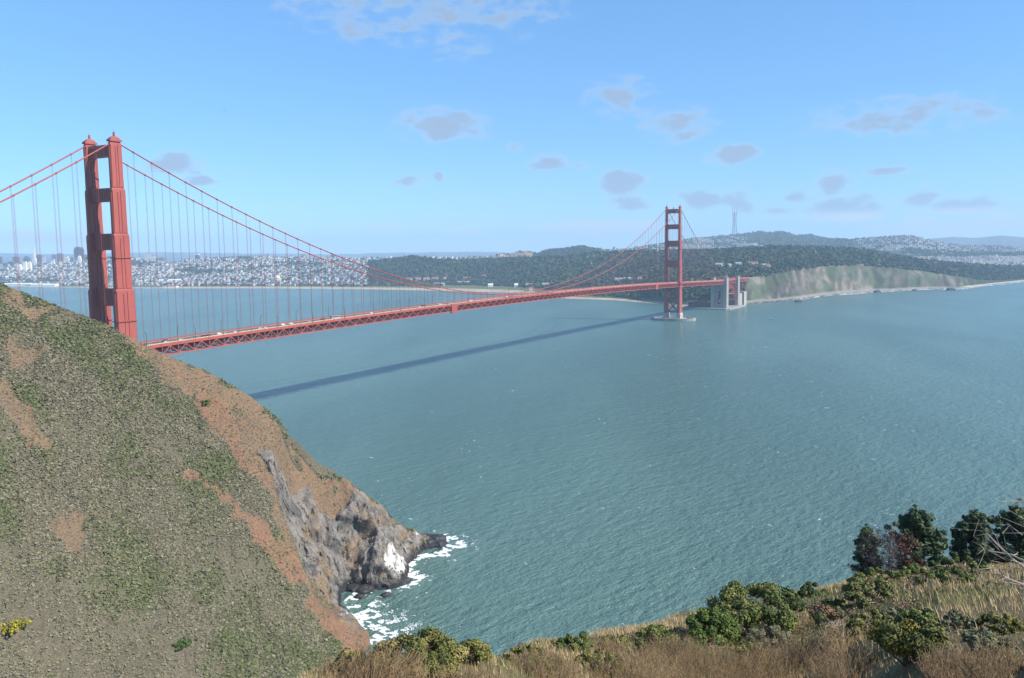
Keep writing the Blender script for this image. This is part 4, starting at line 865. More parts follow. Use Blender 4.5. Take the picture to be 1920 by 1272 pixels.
def build_towers():
    for a, b, y, D, c, st, lab in TOWERS:
        pxc = (a+b)/2; top = at(pxc, y, D=D); pa, pb = at(a, y, D=D), at(b, y, D=D); w_ = np.linalg.norm(pb-pa)
        c = tuple(x*(.5 if max(c) < .35 else 1.3) for x in c); H_ = max(top[2]+5, 20); m = tower_mat(c, st)
        o = MB(); hw = w_/2*.93; z1 = H_
        if st == 'pyramid':
            o.taper(0, 0, 0, H_*.80, hw*1.9, hw*1.9, hw*.45, hw*.45); o.taper(0, 0, H_*.80, H_, hw*.45, hw*.45, .4, .4)
        elif st in ('bevel', 'step'): o.taper(0, 0, 0, H_*.93, hw, hw*.8, hw, hw*.8); o.taper(0, 0, H_*.93, H_, hw*.8, hw*.6, hw*.5, hw*.45)
        elif st == 'notch': o.box(-hw, hw, -hw*.8, hw*.8, 0, H_*.94); o.box(-hw*.72, hw*.72, -hw*.82, hw*.82, H_*.94, H_)
        else: o.box(-hw, hw, -hw*.75, hw*.75, 0, H_*(.93 if st == 'dome' else 1))
        root = o.build('city_tower', m, loc=(top[0], top[1], -5)); root.rotation_euler = (0, 0, YAW-PI/2+.25*(hash(lab) % 3-1) if st != 'notch' else YAW-PI/2); root.rotation_euler.z = YAW-PI/2
        tag(root, lab, 'building', 'towers of the city skyline')
        rm = mat('tower_roof', (.22, .22, .23), (.15, .15, .16), .05, .8); q = MB()
        if st == 'dome': q.tube([(0, 0, H_*.93), (0, 0, H_*.965), (0, 0, H_*.99), (0, 0, H_)], [hw*.9, hw*.75, hw*.4, .5], 10); rm = m
        elif st == 'spire': q.box(-hw*.5, hw*.5, -hw*.4, hw*.4, H_, H_+4); q.tube([(-hw*.2, 0, H_+4), (-hw*.2, 0, H_+24)], [.9, .4], 5)
        elif st == 'cap': q.box(-hw*1.08, hw*1.08, -hw*.8, hw*.8, H_-5, H_+1.5); rm = WHITE
        elif st == 'pyramid': continue
        else: q.box(-hw*.4, hw*.35, -hw*.3, hw*.3, H_, H_+4.5)
        q.build('roof_block', rm, root)
def tower_mat(c, st):
    nm = 'facade_%d_%d_%d_%s' % (int(c[0]*100), int(c[1]*100), int(c[2]*100), 'v' if st == 'stripe' else 'h')
    if nm in MATS: return MATS[nm]
    m, nt, N, L, b = nodes(nm)      # rows of windows too far away to tell apart
    tc = N.new('ShaderNodeTexCoord'); mp = N.new('ShaderNodeMapping'); mp.inputs['Rotation'].default_value = (PI/2, 0, 0); L.new(tc.outputs['Object'], mp.inputs[0])
    br = N.new('ShaderNodeTexBrick'); br.offset = 0; br.inputs['Scale'].default_value = 1; br.inputs['Mortar Size'].default_value = .9 if st != 'stripe' else 1.6; br.inputs['Brick Width'].default_value = 3.4 if st != 'stripe' else 7; br.inputs['Row Height'].default_value = 3.8 if st != 'stripe' else 40
    L.new(mp.outputs[0], br.inputs['Vector'])
    br.inputs['Color1'].default_value = (*[x*.45+.02 for x in c], 1); br.inputs['Color2'].default_value = (*[x*.6+.02 for x in c], 1); br.inputs['Mortar'].default_value = (*c, 1)
    L.new(br.outputs[0], b.inputs['Base Color']); b.inputs['Roughness'].default_value = .5; MATS[nm] = m; return m
build_towers()
# ================================================================== BUILDINGS OF THE FAR SHORE
def gabled(px, y, wpx, depth, h, wall, roof, name, label, group, rot=None, smin=2.0, smax=6.3, cat='building'):
    p = land_seen(px, y, smin, smax); D = np.hypot(*(p-CAM)[:2]); w_ = wpx/FPX*D
    root = empty(name, p, (YAW-PI/2) if rot is None else rot); tag(root, label, cat, group)
    a, b = w_/2, depth/2
    MB().box(-a, a, -b, b, -4, h).build('wall', wall, root)
    r = MB(); e = .6; k = min(h*.55, depth*.32)
    r.add([(-a-e, -b-e, h), (a+e, -b-e, h), (a+e, b+e, h), (-a-e, b+e, h), (-a-e, 0, h+k), (a+e, 0, h+k)], [(0, 1, 5, 4), (2, 3, 4, 5), (1, 2, 5), (3, 0, 4), (3, 2, 1, 0)])
    r.build('roof', roof, root)
    n = max(2, int(w_/7))
    for i in range(n): x = -a+(i+.5)*2*a/n; MB().box(x-.9, x+.9, -b-.08, -b+.1, h*.35, h*.7).build('window', GLASSD, root)
    return root
CREAM = mat('cream_wall', (.72, .69, .60), (.64, .61, .54), .1, .8); REDR = mat('red_tile', (.30, .105, .06), (.24, .085, .05), .2, .9); GREYR = mat('grey_roof', (.30, .30, .30), (.22, .22, .22), .1, .9); BRW = mat('brick_wall', (.30, .12, .085), (.25, .10, .07), .2, .9)
BLD = [(768, 526, 9, CREAM, REDR, 'first white barracks with red roof at the left of the row'), (784, 525, 10, CREAM, REDR, 'second white barracks in the red roofed row'), (800, 525, 11, CREAM, REDR, 'third white barracks in the red roofed row'), (818, 525, 12, CREAM, REDR, 'fourth and widest white barracks of the red roofed row'),
       (836, 524, 9, CREAM, REDR, 'last white barracks at the right of the red roofed row'), (876, 525, 15, BRW, REDR, 'red brick hall beside the airfield woods'), (908, 521, 8, BRW, REDR, 'small red brick house among trees above the airfield'), (825, 536, 20, CREAM, GREYR, 'long low white hangar by the shore'), (871, 533, 26, CREAM, GREYR, 'long grey roofed hangar row behind the beach'),
       (921, 538, 9, WHITE, WHITE, 'white tent like shed on the green field, leftmost'), (970, 538, 7, WHITE, WHITE, 'small white shed alone on the green field'), (992, 538, 11, WHITE, GREYR, 'white shed right of the small white shed on the field'), (996, 545, 7, CREAM, REDR, 'white house close to the water at the end of the field'),
       (1024, 537, 14, CREAM, GREYR, 'pale wharf building at the right end of the field'), (1155, 528, 6, WHITE, GREYR, 'white house at the left of the hillside row'), (1163, 528, 6, WHITE, GREYR, 'second white house of the hillside row'), (1171, 527, 6, WHITE, GREYR, 'third white house of the hillside row'), (1179, 527, 6, WHITE, GREYR, 'fourth white house of the hillside row'), (1200, 526, 8, CREAM, REDR, 'cream house right of the hillside row near the tower'),
       (1349, 501, 13, WHITE, GREYR, 'white building on the wooded bluff just right of the far bridge tower'), (1370, 502, 6, WHITE, GREYR, 'small white house second on the wooded bluff'), (1386, 499, 10, CREAM, GREYR, 'cream house third on the wooded bluff'), (1411, 498, 16, WHITE, REDR, 'long white barracks with red roof high on the bluff'), (1430, 502, 10, WHITE, GREYR, 'white house below the long barracks on the bluff'), (1441, 503, 7, WHITE, REDR, 'rightmost white house of the bluff group')]
for px, y, wp, wm, rm, lab in BLD: gabled(px, y, wp, 14, 8, wm, rm, 'shore_building', lab, 'buildings on the wooded far shore')
# pier sheds and palace dome on the city waterfront
for i, (a, b, y, lab) in enumerate([(14, 60, 537, 'longest white pier shed on the left waterfront'), (64, 84, 537, 'second white pier shed right of the longest one'), (86, 106, 538, 'third white pier shed, nearest the bridge tower')]):
    gabled((a+b)/2, y, b-a, 40, 9, CREAM, WHITE, 'pier_shed', lab, 'pier sheds on the city waterfront', smin=1.9, cat='shed')
gabled(322, 540, 24, 30, 7, CREAM, REDR, 'boathouse', 'low red roofed boathouse on the city waterfront', None, smin=1.9, cat='boathouse')
gabled(318, 529, 40, 30, 9, WHITE, WHITE, 'shore_building', 'long white flat hall behind the red roofed boathouse', 'buildings on the wooded far shore')
def dome_hall():
    p = land_seen(521, 533); root = empty('domed_rotunda', p, 0); tag(root, 'tan domed rotunda standing among trees behind the shore', 'rotunda'); TAN = mat('rotunda_stone', (.50, .36, .24), (.42, .30, .20), .1, .8)
    MB().tube([(0, 0, -3), (0, 0, 22)], 17, 16).build('drum', TAN, root); MB().tube([(0, 0, 22), (0, 0, 25)], 19, 16).build('cornice', CREAM, root)
    MB().tube([(0, 0, 25), (0, 0, 33), (0, 0, 39), (0, 0, 43), (0, 0, 44.5)], [17, 15.5, 11.5, 6, .6], 16).build('dome', mat('dome_tile', (.62, .50, .36), (.55, .44, .32), .1, .7), root, smooth=True)
    for k in range(8): a = k*PI/4; MB().tube([(math.cos(a)*18.2, math.sin(a)*18.2, 0), (math.cos(a)*18.2, math.sin(a)*18.2, 22)], 1.2, 8).build('column', CREAM, root)
dome_hall()
def hospital():
    p = at(1403, 464, D=6300); root = empty('hillside_hospital', p, YAW-PI/2); tag(root, 'large pale hospital block below the wooded twin hill', 'hospital'); PALE = mat('hospital_wall', (.48, .49, .50), (.42, .43, .45), .05, .8)
    for a, b, h in ((-78, -20, 22), (-20, 30, 26), (30, 62, 30), (62, 110, 14)): MB().box(a, b-1, -14, 14, -30, h).build('wing', PALE, root)
    for k in range(5):
        for a, b in ((-76, -22), (-18, 28)): MB().box(a, b, -14.3, -13.9, -2+k*4.6, 0+k*4.6).build('window_band', GLASSD, root)
hospital()
def sutro():
    b = at(1377, 441, D=7600); t = at(1377, 385, D=7600); H_ = t[2]-b[2]+10; root = empty('broadcast_tower', (b[0], b[1], b[2]-10)); tag(root, 'tall three legged lattice broadcast tower on the hill', 'mast')
    RW = mat('mast_paint', (.26, .17, .16), (.22, .17, .165), .02, .6)
    prof = [(0, 23), (.18, 19), (.36, 14.5), (.52, 12), (.66, 15), (.74, 19)]
    for k in range(3):
        a = 2*PI*k/3+.35
        MB().tube([(math.cos(a)*r, math.sin(a)*r, H_*f) for f, r in prof], 2.8, 6).build('leg', RW, root)
        MB().tube([(math.cos(a)*19, math.sin(a)*19, H_*.74), (math.cos(a)*19, math.sin(a)*19, H_*.88), (math.cos(a)*19, math.sin(a)*19, H_)], [1.8, 1.3, .7], 6).build('antenna_mast', RW, root)
    for f, r in ((.18, 19), (.36, 14.5), (.52, 12), (.66, 15), (.74, 20)):
        m = MB()
        for k in range(3):
            a, c = 2*PI*k/3+.35, 2*PI*(k+1)/3+.35; m.beam((math.cos(a)*r, math.sin(a)*r, H_*f), (math.cos(c)*r, math.sin(c)*r, H_*f), 2.2, 3.2 if f > .7 else 2.0)
        m.build('cross_truss', RW, root)
    for k in range(3):
        a, c = 2*PI*k/3+.35, 2*PI*(k+1)/3+.35
        for (f0, r0), (f1, r1) in zip(prof[:-1], prof[1:]): MB().beam((math.cos(a)*r0, math.sin(a)*r0, H_*f0), (math.cos(c)*r1, math.sin(c)*r1, H_*f1), .7, .7).build('diagonal_brace', RW, root)
sutro()
# ================================================================== VEHICLES AND LAMPS ON THE BRIDGE
PAINT = {'white': (.78, .78, .78), 'silver': (.42, .43, .45), 'dark': (.035, .037, .042), 'red': (.38, .03, .025), 'blue': (.05, .09, .20)}
def make_car(van=False):
    root = empty('car'); k = 1.28 if van else 1.0
    body = [(-2.25, .35), (2.25, .35), (2.28, .72), (1.35, .95*k), (.75, 1.42*k), (-1.35 if not van else -2.1, 1.46*k), (-2.1, .98*k), (-2.28, .85)]
    MB().prism(body, lambda a, b, t: (a, t, b), -.9, .9).build('body', None, root)
    MB().prism([(1.22, .98*k), (.68, 1.37*k), (-1.28, 1.40*k), (-1.85, .99*k)], lambda a, b, t: (a, t, b), -.915, .915).build('side_windows', GLASSD, root)
    MB().hexa([(1.36, -.78, .97*k), (1.38, .78, .97*k), (1.36, .78, .97*k), (1.34, -.78, .97*k), (.80, -.7, 1.40*k), (.82, -.7, 1.40*k), (.82, .7, 1.40*k), (.80, .7, 1.40*k)]).build('windscreen', GLASSD, root)
    for x in (-1.4, 1.4):
        for s in (-1, 1): MB().tube([(x, s*.72, .33), (x, s*.93, .33)], .33, 10).build('wheel', RUBBER, root)
    return root
CARM = {k: mat('car_paint_'+k, c, None, 1, .3, spec=.5) for k, c in PAINT.items()}
car0, van0 = make_car(), make_car(True); protos = {False: car0, True: van0}; used_ = {False: False, True: False}
LANES = [-8.0, -4.8, -1.6, 1.6, 4.8, 8.0]
def place_car(X, lane, colr, van=False, z=None, rz=None, label=None, group='cars on the bridge deck', Y=None):
    o = protos[van] if not used_[van] else copy_tree(protos[van]); used_[van] = True
    y = LANES[lane] if Y is None else Y
    o.location = (X, y, (zroad(X) if z is None else z)+.015)
    sl = (zroad(X+1)-zroad(X)) if z is None else 0
    o.rotation_euler = (0, -sl if y < 0 else sl, (0 if y < 0 else PI) if rz is None else rz)
    for ch in o.children:
        if ch.name.startswith('body'):
            ch.data = ch.data.copy(); ch.data.materials.clear(); ch.data.materials.append(CARM[colr])
    tag(o, label, 'van' if van else 'car', group); return o
CARS = [(310, 638.6, 'dark', 0), (322, 641, 'white', 0), (350, 637, 'white', 0), (380, 630, 'dark', 0), (396, 629.5, 'dark', 1), (409, 626, 'white', 1), (423, 625, 'silver', 0), (451, 622.4, 'white', 0), (489, 615.8, 'white', 0), (500.5, 614.4, 'white', 0), (531, 608.7, 'white', 1), (545, 606.6, 'white', 0),
        (577, 604.6, 'red', 0), (588, 603, 'silver', 0), (607, 598.5, 'dark', 0), (698, 587, 'white', 0), (790, 576, 'white', 0), (811, 573, 'silver', 0), (825, 571, 'white', 1), (884, 564, 'white', 0), (915, 561, 'white', 0), (951, 556, 'white', 0), (971, 555, 'silver', 0), (1034, 548, 'white', 0), (1113, 541, 'white', 1)]
ordn = ['first', 'second', 'third', 'fourth', 'fifth', 'sixth', 'seventh', 'eighth', 'ninth', 'tenth', 'eleventh', 'twelfth', 'thirteenth', 'fourteenth', 'fifteenth', 'sixteenth', 'seventeenth', 'eighteenth', 'nineteenth', 'twentieth', 'twenty-first', 'twenty-second', 'twenty-third', 'twenty-fourth', 'twenty-fifth', 'twenty-sixth', 'twenty-seventh', 'twenty-eighth', 'twenty-ninth', 'thirtieth']
for i, (px, y, c, van) in enumerate(CARS):
    q = at(px, y, z=zroad(Xat(px, y, 0))+.8); lane = int(np.argmin([abs(q[1]-l) for l in LANES]))
    place_car(q[0], lane, c, bool(van), label='%s %s on the bridge deck, %s vehicle from the near tower' % (c, 'van' if van else 'car', ordn[i]))
def make_bus():
    q = at(634, 593, z=zroad(330)+1.8); X = q[0]; root = empty('coach_bus', (X, LANES[0] if q[1] < -6 else LANES[1], zroad(X)+.015)); tag(root, 'long white and dark coach bus on the bridge deck', 'bus')
    MB().prism([(-6, .4), (6, .4), (6.05, 1.6), (5.75, 3.4), (-6, 3.45)], lambda a, b, t: (a, t, b), -1.27, 1.27).build('body', CARM['silver'], root)
    for s in (-1, 1):
        for k in range(6): MB().box(-5.6+k*1.85, -3.9+k*1.85, s*1.27-.03, s*1.27+.03, 1.75, 3.0).build('side_window', GLASSD, root)
    MB().box(-5.98, 5.6, -1.2, 1.2, 3.45, 3.55).build('roof_panel', mat('bus_roof', (.05, .12, .12), None, 1, .4), root)
    MB().hexa([(6.04, -1.15, 1.7), (6.08, -1.15, 1.7), (6.08, 1.15, 1.7), (6.04, 1.15, 1.7), (5.84, -1.1, 3.2), (5.88, -1.1, 3.2), (5.88, 1.1, 3.2), (5.84, 1.1, 3.2)]).build('windscreen', GLASSD, root)
    for x in (-3.6, -2.4, 3.8):
        for s in (-1, 1): MB().tube([(x, s*1.0, .5), (x, s*1.3, .5)], .5, 10).build('wheel', RUBBER, root)
make_bus()
def make_lamp():
    root = empty('street_lamp'); MB().tube([(0, 0, .2), (0, 0, 1.4)], [.30, .22], 6).build('base', DARKM, root)
    MB().tube([(0, 0, 1.3), (0, 0, 9.4)], [.19, .14], 6).build('pole', DARKM, root)
    MB().tube([(0, 0, 9.3), (0, .35, 9.85), (0, 1.0, 10.05), (0, 1.7, 9.95)], .12, 5).build('arm', DARKM, root)
    MB().tube([(0, 1.3, 9.95), (0, 1.6, 9.85), (0, 2.2, 9.8)], [.18, .34, .22], 6).build('lamp_head', DARKM, root); return root
lamp0 = make_lamp(); first = True
for sy in (-1, 1):
    for k in range(27):
        X = 20+45.72*k; o = lamp0 if first else copy_tree(lamp0); first = False
        o.location = (X, sy*10.4, zroad(X)); o.rotation_euler = (0, 0, 0 if sy < 0 else PI)
        tag(o, '%s lamp post from the near tower along the %s side of the deck' % (ordn[k], 'near' if sy < 0 else 'far'), 'street lamp', 'lamp posts along the bridge deck')
# cars parked and queuing on the plaza beyond the far end
g_ = random.Random(3)
p0 = land_seen(1330, 523)
plz = MB(); a_, b_ = land_seen(1290, 525), land_seen(1392, 521)
for i in range(22):
    px = 1284+i*4.3+g_.random()*2; y = 521.5-(i % 3)*1.6; q = land_seen(px, y)
    c = g_.choice(['white', 'white', 'silver', 'white', 'blue', 'red'])
    place_car(q[0], 0, c, g_.random() < .3, z=q[2]+.3, rz=g_.random()*6, label='tiny %s car parked on the plaza beyond the far tower, %s from the left' % (c, ordn[i]), group='cars parked on the far plaza', Y=q[1])
# sailing boats, a small boat and a gull
def sailboat(px, y, lab):
    p = at(px, y, z=0.0); root = empty('sailboat', p, 1.2); tag(root, lab, 'boat', 'sailing boats on the bay')
    MB().prism([(-5, .9), (-4.6, 0), (4, 0), (5.6, 1.1)], lambda a, b, t: (a, t*(1 if abs(a) < 4.8 else .5), b), -1.4, 1.4).build('hull', WHITE, root)
    MB().tube([(.5, 0, .8), (.5, 0, 14)], .1, 5).build('mast', DARKM, root)
    MB().add([(.4, .05, 1.8), (-4.3, .5, 1.9), (.4, .05, 13.6), (.4, -.05, 1.8), (-4.3, .4, 1.9), (.4, -.05, 13.6)], [(0, 1, 2), (5, 4, 3), (0, 2, 5, 3), (1, 4, 5, 2), (0, 3, 4, 1)]).build('mainsail', WHITE, root)
    MB().add([(.8, .05, 12), (5.2, 0, 1.3), (.8, .4, 1.6), (.8, -.05, 12), (5.2, -.1, 1.3), (.8, .3, 1.6)], [(0, 1, 2), (5, 4, 3), (0, 3, 4, 1), (1, 4, 5, 2), (2, 5, 3, 0)]).build('foresail', WHITE, root)
sailboat(68, 545, 'left one of two tiny white sailboats below the piers'); sailboat(99, 545, 'right one of two tiny white sailboats below the piers')
def motorboat():
    p = at(1446, 599, z=0.0); root = empty('motorboat', p, .4); tag(root, 'tiny dark motorboat on the open water right of the far tower', 'boat')
    MB().prism([(-4, 1.2), (-3.8, -.1), (3, -.1), (4.6, 1.4)], lambda a, b, t: (a, t*(1 if a < 4 else .3), b), -1.3, 1.3).build('hull', DARKM, root); MB().box(-1.8, 1.0, -.9, .9, 1.2, 2.7).build('cabin', CREAM, root)
motorboat()
def gull():
    p = at(420, 208, D=170); root = empty('gull', p, .6); tag(root, 'small dark gull gliding in the sky left of centre', 'bird')
    MB().tube([(-.3, 0, 0), (-.12, 0, .01), (.12, 0, .01), (.3, 0, .02)], [.02, .07, .06, .015], 6).build('body', mat('gull_feathers', (.25, .25, .26), None, 1, .8), root)
    for s in (-1, 1): MB().add([(.1, 0, .03), (.08, s*.32, .12), (-.05, s*.66, .06), (-.08, s*.3, .10), (-.1, 0, .02), (.1, 0, .045), (.08, s*.32, .135), (-.05, s*.66, .07), (-.08, s*.3, .115), (-.1, 0, .035)], [(0, 1, 3, 4), (1, 2, 3), (9, 8, 6, 5), (8, 7, 6), (0, 5, 6, 1), (1, 6, 7, 2)]).build('wing', MATS['gull_feathers'], root)
gull()
# ================================================================== PLANTS OF THE NEAR SLOPE
WOODM = mat('bush_wood', (.16, .12, .085), (.10, .075, .055), 8, .9); PALEW = mat('bare_wood', (.40, .34, .27), (.30, .25, .20), 6, .9)
LEAF2 = mat('bush_leaves', (1.12, 1.12, 1.12), (.8, .8, .8), 5, .7, 0, attr=True, spec=.25)
def leaf_bush(px, y, wpx, hpx, cols, label, name='bush', seed=1, nc=40, K=90, leaf=.055, stems=10, D=None, p=None, crown=.35, twig=True, cat='bush', wm=None, group=None):
    p = fg_point(px, y) if p is None else p; D = np.linalg.norm(p-CAM); w_, h_ = wpx/FPX*D, .88*hpx/FPX*D; g = np.random.default_rng(seed)
    d = g.normal(size=(nc, 3)); d /= np.linalg.norm(d, axis=1)[:, None]; d[:, 2] = np.abs(d[:, 2]); rr = (.55+.45*g.random((nc, 1))**.6)
    cc = d*rr*np.array([w_/2*.86, w_/2*.7, h_*(1-crown)*.86])+np.array([0, 0, h_*crown]); cr = np.full(nc, min(w_, h_*1.3)*.15)*(.7+.6*g.random(nc))
    K = int(K*3.2); V, F = clumps(cc, cr, K, 1, .85, seed=seed, dome=False); q = leaf*.42/cr.mean()
    V2 = V.reshape(-1, 4, 3); c0 = V2.mean(1, keepdims=True); V = (c0+(V2-c0)*q).reshape(-1, 3)
    C = np.array(cols)[g.integers(0, len(cols), nc)]; C = np.repeat(C, K, 0)*(.7+.6*g.random((nc*K, 1)))
    root = empty(name, p); tag(root, label, cat, group)
    npmesh('foliage', V, F, LEAF2, np.repeat(C, 4, 0), parent=root)
    st = MB()
    for k in range(stems):
        t = cc[g.integers(0, nc)]*.95; b = np.array([g.normal()*.06*w_, g.normal()*.06*w_, -.15]); mid = b+(t-b)*.5+np.array([g.normal()*.05*w_, g.normal()*.05*w_, h_*.05])
        st.tube([b, mid, t], [.018+.010*h_, .012+.006*h_, .006], 5)
        for _ in range(3):
            t2 = cc[g.integers(0, nc)]
            if np.linalg.norm(t2-mid) < .6*w_: st.tube([mid, mid+(t2-mid)*.5+g.normal(size=3)*.04, t2], [.010+.004*h_, .009, .005], 4)
    st.build('stems', wm or WOODM, root); return root
def twig_bush(px, y, wpx, hpx, cols, label, seed=1, n=420, name='dry_bush', p=None, lean=(0, 0), thick=.006, cat='bush', bits=True, group=None):
    p = fg_point(px, y) if p is None else p; D = np.linalg.norm(p-CAM); w_, h_ = wpx/FPX*D, .72*hpx/FPX*D; g = np.random.default_rng(seed)
    root = empty(name, p); tag(root, label, cat, group)
    a = g.random(n)*2*PI; r0 = np.sqrt(g.random(n))*w_*.40; tilt = g.normal(size=(n, 2))*.35; L_ = h_*(.5+.6*g.random(n))
    b = np.stack([np.cos(a)*r0, np.sin(a)*r0*.8, np.zeros(n)-.1], -1)
    dirs = np.stack([np.cos(a)*.45+tilt[:, 0]+lean[0], np.sin(a)*.45+tilt[:, 1]+lean[1], np.ones(n)], -1); dirs /= np.linalg.norm(dirs, axis=1)[:, None]
    cols = np.array(cols)
    c = cols[g.integers(0, len(cols), n)]*(.7+.6*g.random((n, 1))); m = b+dirs*(L_*.55)[:, None]; e = m+(dirs+g.normal(size=(n, 3))*.3)*(L_*.45)[:, None]
    S0, S1, SW, SC = [b, m], [m+dirs*.05, e], [np.full(n, thick), np.full(n, thick*.8)], [c, c]
    for k in range(5 if bits else 2):
        t = (.3+.7*g.random(n))[:, None]; q = np.where(t < .6, b+(m-b)*np.minimum(t*1.6, 1), m+(e-m)*(t-.6)/.4)
        S0.append(q); S1.append(q+(dirs*.6+g.normal(size=(n, 3))*.6)*(L_*.16)[:, None]); SW.append(np.full(n, thick*.8)); SC.append(c*(.8+.4*g.random((n, 1))))
    p0, p1, w0, c = np.concatenate(S0), np.concatenate(S1), np.concatenate(SW)[:, None], np.concatenate(SC)
    dd = p1-p0; s1 = np.cross(dd, np.array([.36, .48, .8])); s1 = s1/(np.linalg.norm(s1, axis=1)[:, None]+1e-9)*w0; s2 = np.cross(dd, s1); s2 = s2/(np.linalg.norm(s2, axis=1)[:, None]+1e-9)*w0
    V = np.stack([p0-s1, p0+s1, p0+s2, p1], 1).reshape(-1, 3); o = np.arange(len(p0))[:, None]*4; F = np.concatenate([o+np.array([0, 1, 3]), o+np.array([1, 2, 3]), o+np.array([2, 0, 3])]); C = np.repeat(c, 4, 0)
    npmesh('twigs', V, F, LEAF2, C, parent=root); return root
GREENS = [(.10, .135, .035), (.13, .16, .04), (.075, .105, .03), (.16, .17, .05)]; YG = [(.20, .19, .05), (.155, .165, .045), (.24, .21, .07), (.11, .125, .035)]; DGR = [(.045, .075, .025), (.06, .09, .03), (.08, .11, .035)]; GREY = [(.15, .158, .085), (.125, .135, .07), (.175, .175, .105)]
BRN = [(.23, .145, .08), (.19, .125, .07), (.28, .19, .11), (.17, .125, .07), (.21, .17, .085)]; TANS = [(.36, .27, .15), (.30, .22, .12), (.25, .19, .11)]
leaf_bush(1420, 1192, 230, 82, GREENS, 'broad flat topped green bush on bare woody stems at the slope edge', seed=2, nc=46, K=120, leaf=.075, stems=26, crown=.55, wm=PALEW)
leaf_bush(1335, 1208, 130, 62, [(.085, .13, .025), (.11, .155, .03), (.07, .11, .025)], 'dense rounded bright green bush below the flat topped bush', seed=3, nc=46, K=130, leaf=.065, crown=.2)
leaf_bush(1232, 1226, 95, 52, GREENS, 'small green bush left of the rounded bright green bush', seed=4, nc=30, K=110, leaf=.06, crown=.3)
leaf_bush(1215, 1200, 60, 22, YG, 'low olive bush on the slope edge far left of the flat topped bush', seed=14, nc=18, K=80, leaf=.06, crown=.3)
leaf_bush(775, 1252, 240, 78, YG, 'large yellow green bush hanging over the cove at the bottom', seed=5, nc=70, K=150, leaf=.030, stems=16, crown=.25)
leaf_bush(650, 1282, 120, 60, YG, 'yellow green bush left of the large one at the bottom', seed=15, nc=36, K=120, leaf=.030, crown=.25)
leaf_bush(880, 1250, 90, 50, YG, 'small yellow green bush right of the large one at the bottom', seed=16, nc=28, K=120, leaf=.032, crown=.25)
for i, (px, y, w_, h_, cl) in enumerate([(985, 1232, 110, 30, YG), (1075, 1222, 120, 34, GREENS), (1150, 1212, 90, 28, YG), (1290, 1238, 110, 36, GREENS), (1120, 1252, 130, 34, YG), (1010, 1262, 120, 34, GREENS), (1400, 1248, 120, 38, YG), (1640, 1185, 120, 36, YG), (1560, 1158, 100, 28, GREENS), (1800, 1180, 120, 30, GREY), (1680, 1160, 90, 24, GREY), (1880, 1180, 110, 28, YG)]):
    leaf_bush(px, y, w_, h_, cl, '%s low %s bush of the near slope from the left' % (['first', 'fourth', 'fifth', 'seventh', 'third', 'second', 'eighth', 'tenth', 'ninth', 'twelfth', 'eleventh', 'thirteenth'][i], 'olive' if cl is YG else ('green' if cl is GREENS else 'grey green')), seed=90+i, nc=40, K=70, leaf=.05, crown=.12, name='low_bush', group='low bushes of the near slope')
leaf_bush(1630, 1135, 120, 46, [(.14, .15, .05), (.17, .16, .06), (.11, .125, .04)], 'loose olive bush in the dry grass below the dead tree', seed=6, nc=34, K=90, leaf=.075, crown=.3, wm=PALEW)
leaf_bush(1525, 1122, 60, 30, DGR, 'small dark bush on the skyline of the slope', seed=7, nc=24, K=80, leaf=.09, crown=.2)
leaf_bush(1710, 1245, 165, 78, [(.15, .145, .035), (.12, .13, .035), (.22, .175, .03), (.10, .11, .03), (.11, .12, .035)], 'bush with yellow flowers near the bottom right', seed=8, nc=44, K=90, leaf=.045, stems=20, crown=.35)
leaf_bush(1725, 1196, 95, 48, DGR+GREENS, 'dark green upright shrub above the yellow flowered bush', seed=9, nc=24, K=70, leaf=.06, stems=12, crown=.4)
leaf_bush(1850, 1232, 130, 44, GREY, 'grey sage bush at the lower right', seed=10, nc=40, K=110, leaf=.045, crown=.15)
leaf_bush(1440, 1214, 110, 40, GREY, 'grey sage bush in front of the flat topped bush', seed=11, nc=34, K=110, leaf=.05, crown=.15)
leaf_bush(1560, 1205, 130, 62, DGR+BRN, 'dark bush with woody stems in the middle of the slope', seed=12, nc=30, K=80, leaf=.05, stems=30, crown=.45, wm=PALEW)
for i, (px, y, w_, h_) in enumerate([(1650, 1096, 110, 24), (1725, 1092, 120, 26), (1790, 1094, 90, 22), (1600, 1100, 60, 16)]):
    leaf_bush(px, y, w_, h_, [(.11, .15, .035), (.14, .17, .045), (.09, .12, .03)], ['long low green bush below the dead tree', 'low green bush below the left pine', 'low green bush between two pines', 'small low green bush left of the dead tree'][i], seed=40+i, nc=34, K=80, leaf=.08, crown=.15, name='low_bush')
DRY = [(690, 1296, 240, 78, 'reddish brown dry bush at the bottom under the yellow green bush'), (860, 1300, 200, 66, 'brown dry bush at the bottom left of centre'), (1010, 1282, 190, 56, 'brown dry bush at the bottom centre'), (1180, 1278, 210, 78, 'tall reddish dry bush right of bottom centre'), (1330, 1275, 210, 76, 'dry brown bush below the bright green bush'),
       (1480, 1262, 200, 76, 'dry brown bush at the bottom left of the yellow flowers'), (1900, 1275, 200, 60, 'brown dry bush in the bottom right corner'), (1500, 1180, 120, 46, 'thin dry bush beside the flat topped bush'), (1130, 1228, 110, 36, 'thin dry bush near the slope edge'), (1800, 1268, 150, 60, 'brown dry bush right of the yellow flowers'),
       (1600, 1272, 190, 70, 'dry brown bush directly below the yellow flowers'), (1260, 1246, 150, 46, 'low rusty dry bush below the small green bush'), (1590, 1216, 120, 50, 'dry woody bush beside the dark bush in the middle'), (1010, 1244, 120, 34, 'low rusty dry bush close to the slope edge')]
for i, (px, y, w_, h_, lab) in enumerate(DRY): twig_bush(px, y, w_, h_, BRN if i not in (7, 12) else TANS, lab, seed=60+i, n=900 if y > 1235 else 420, thick=.0055 if y > 1235 else .010)
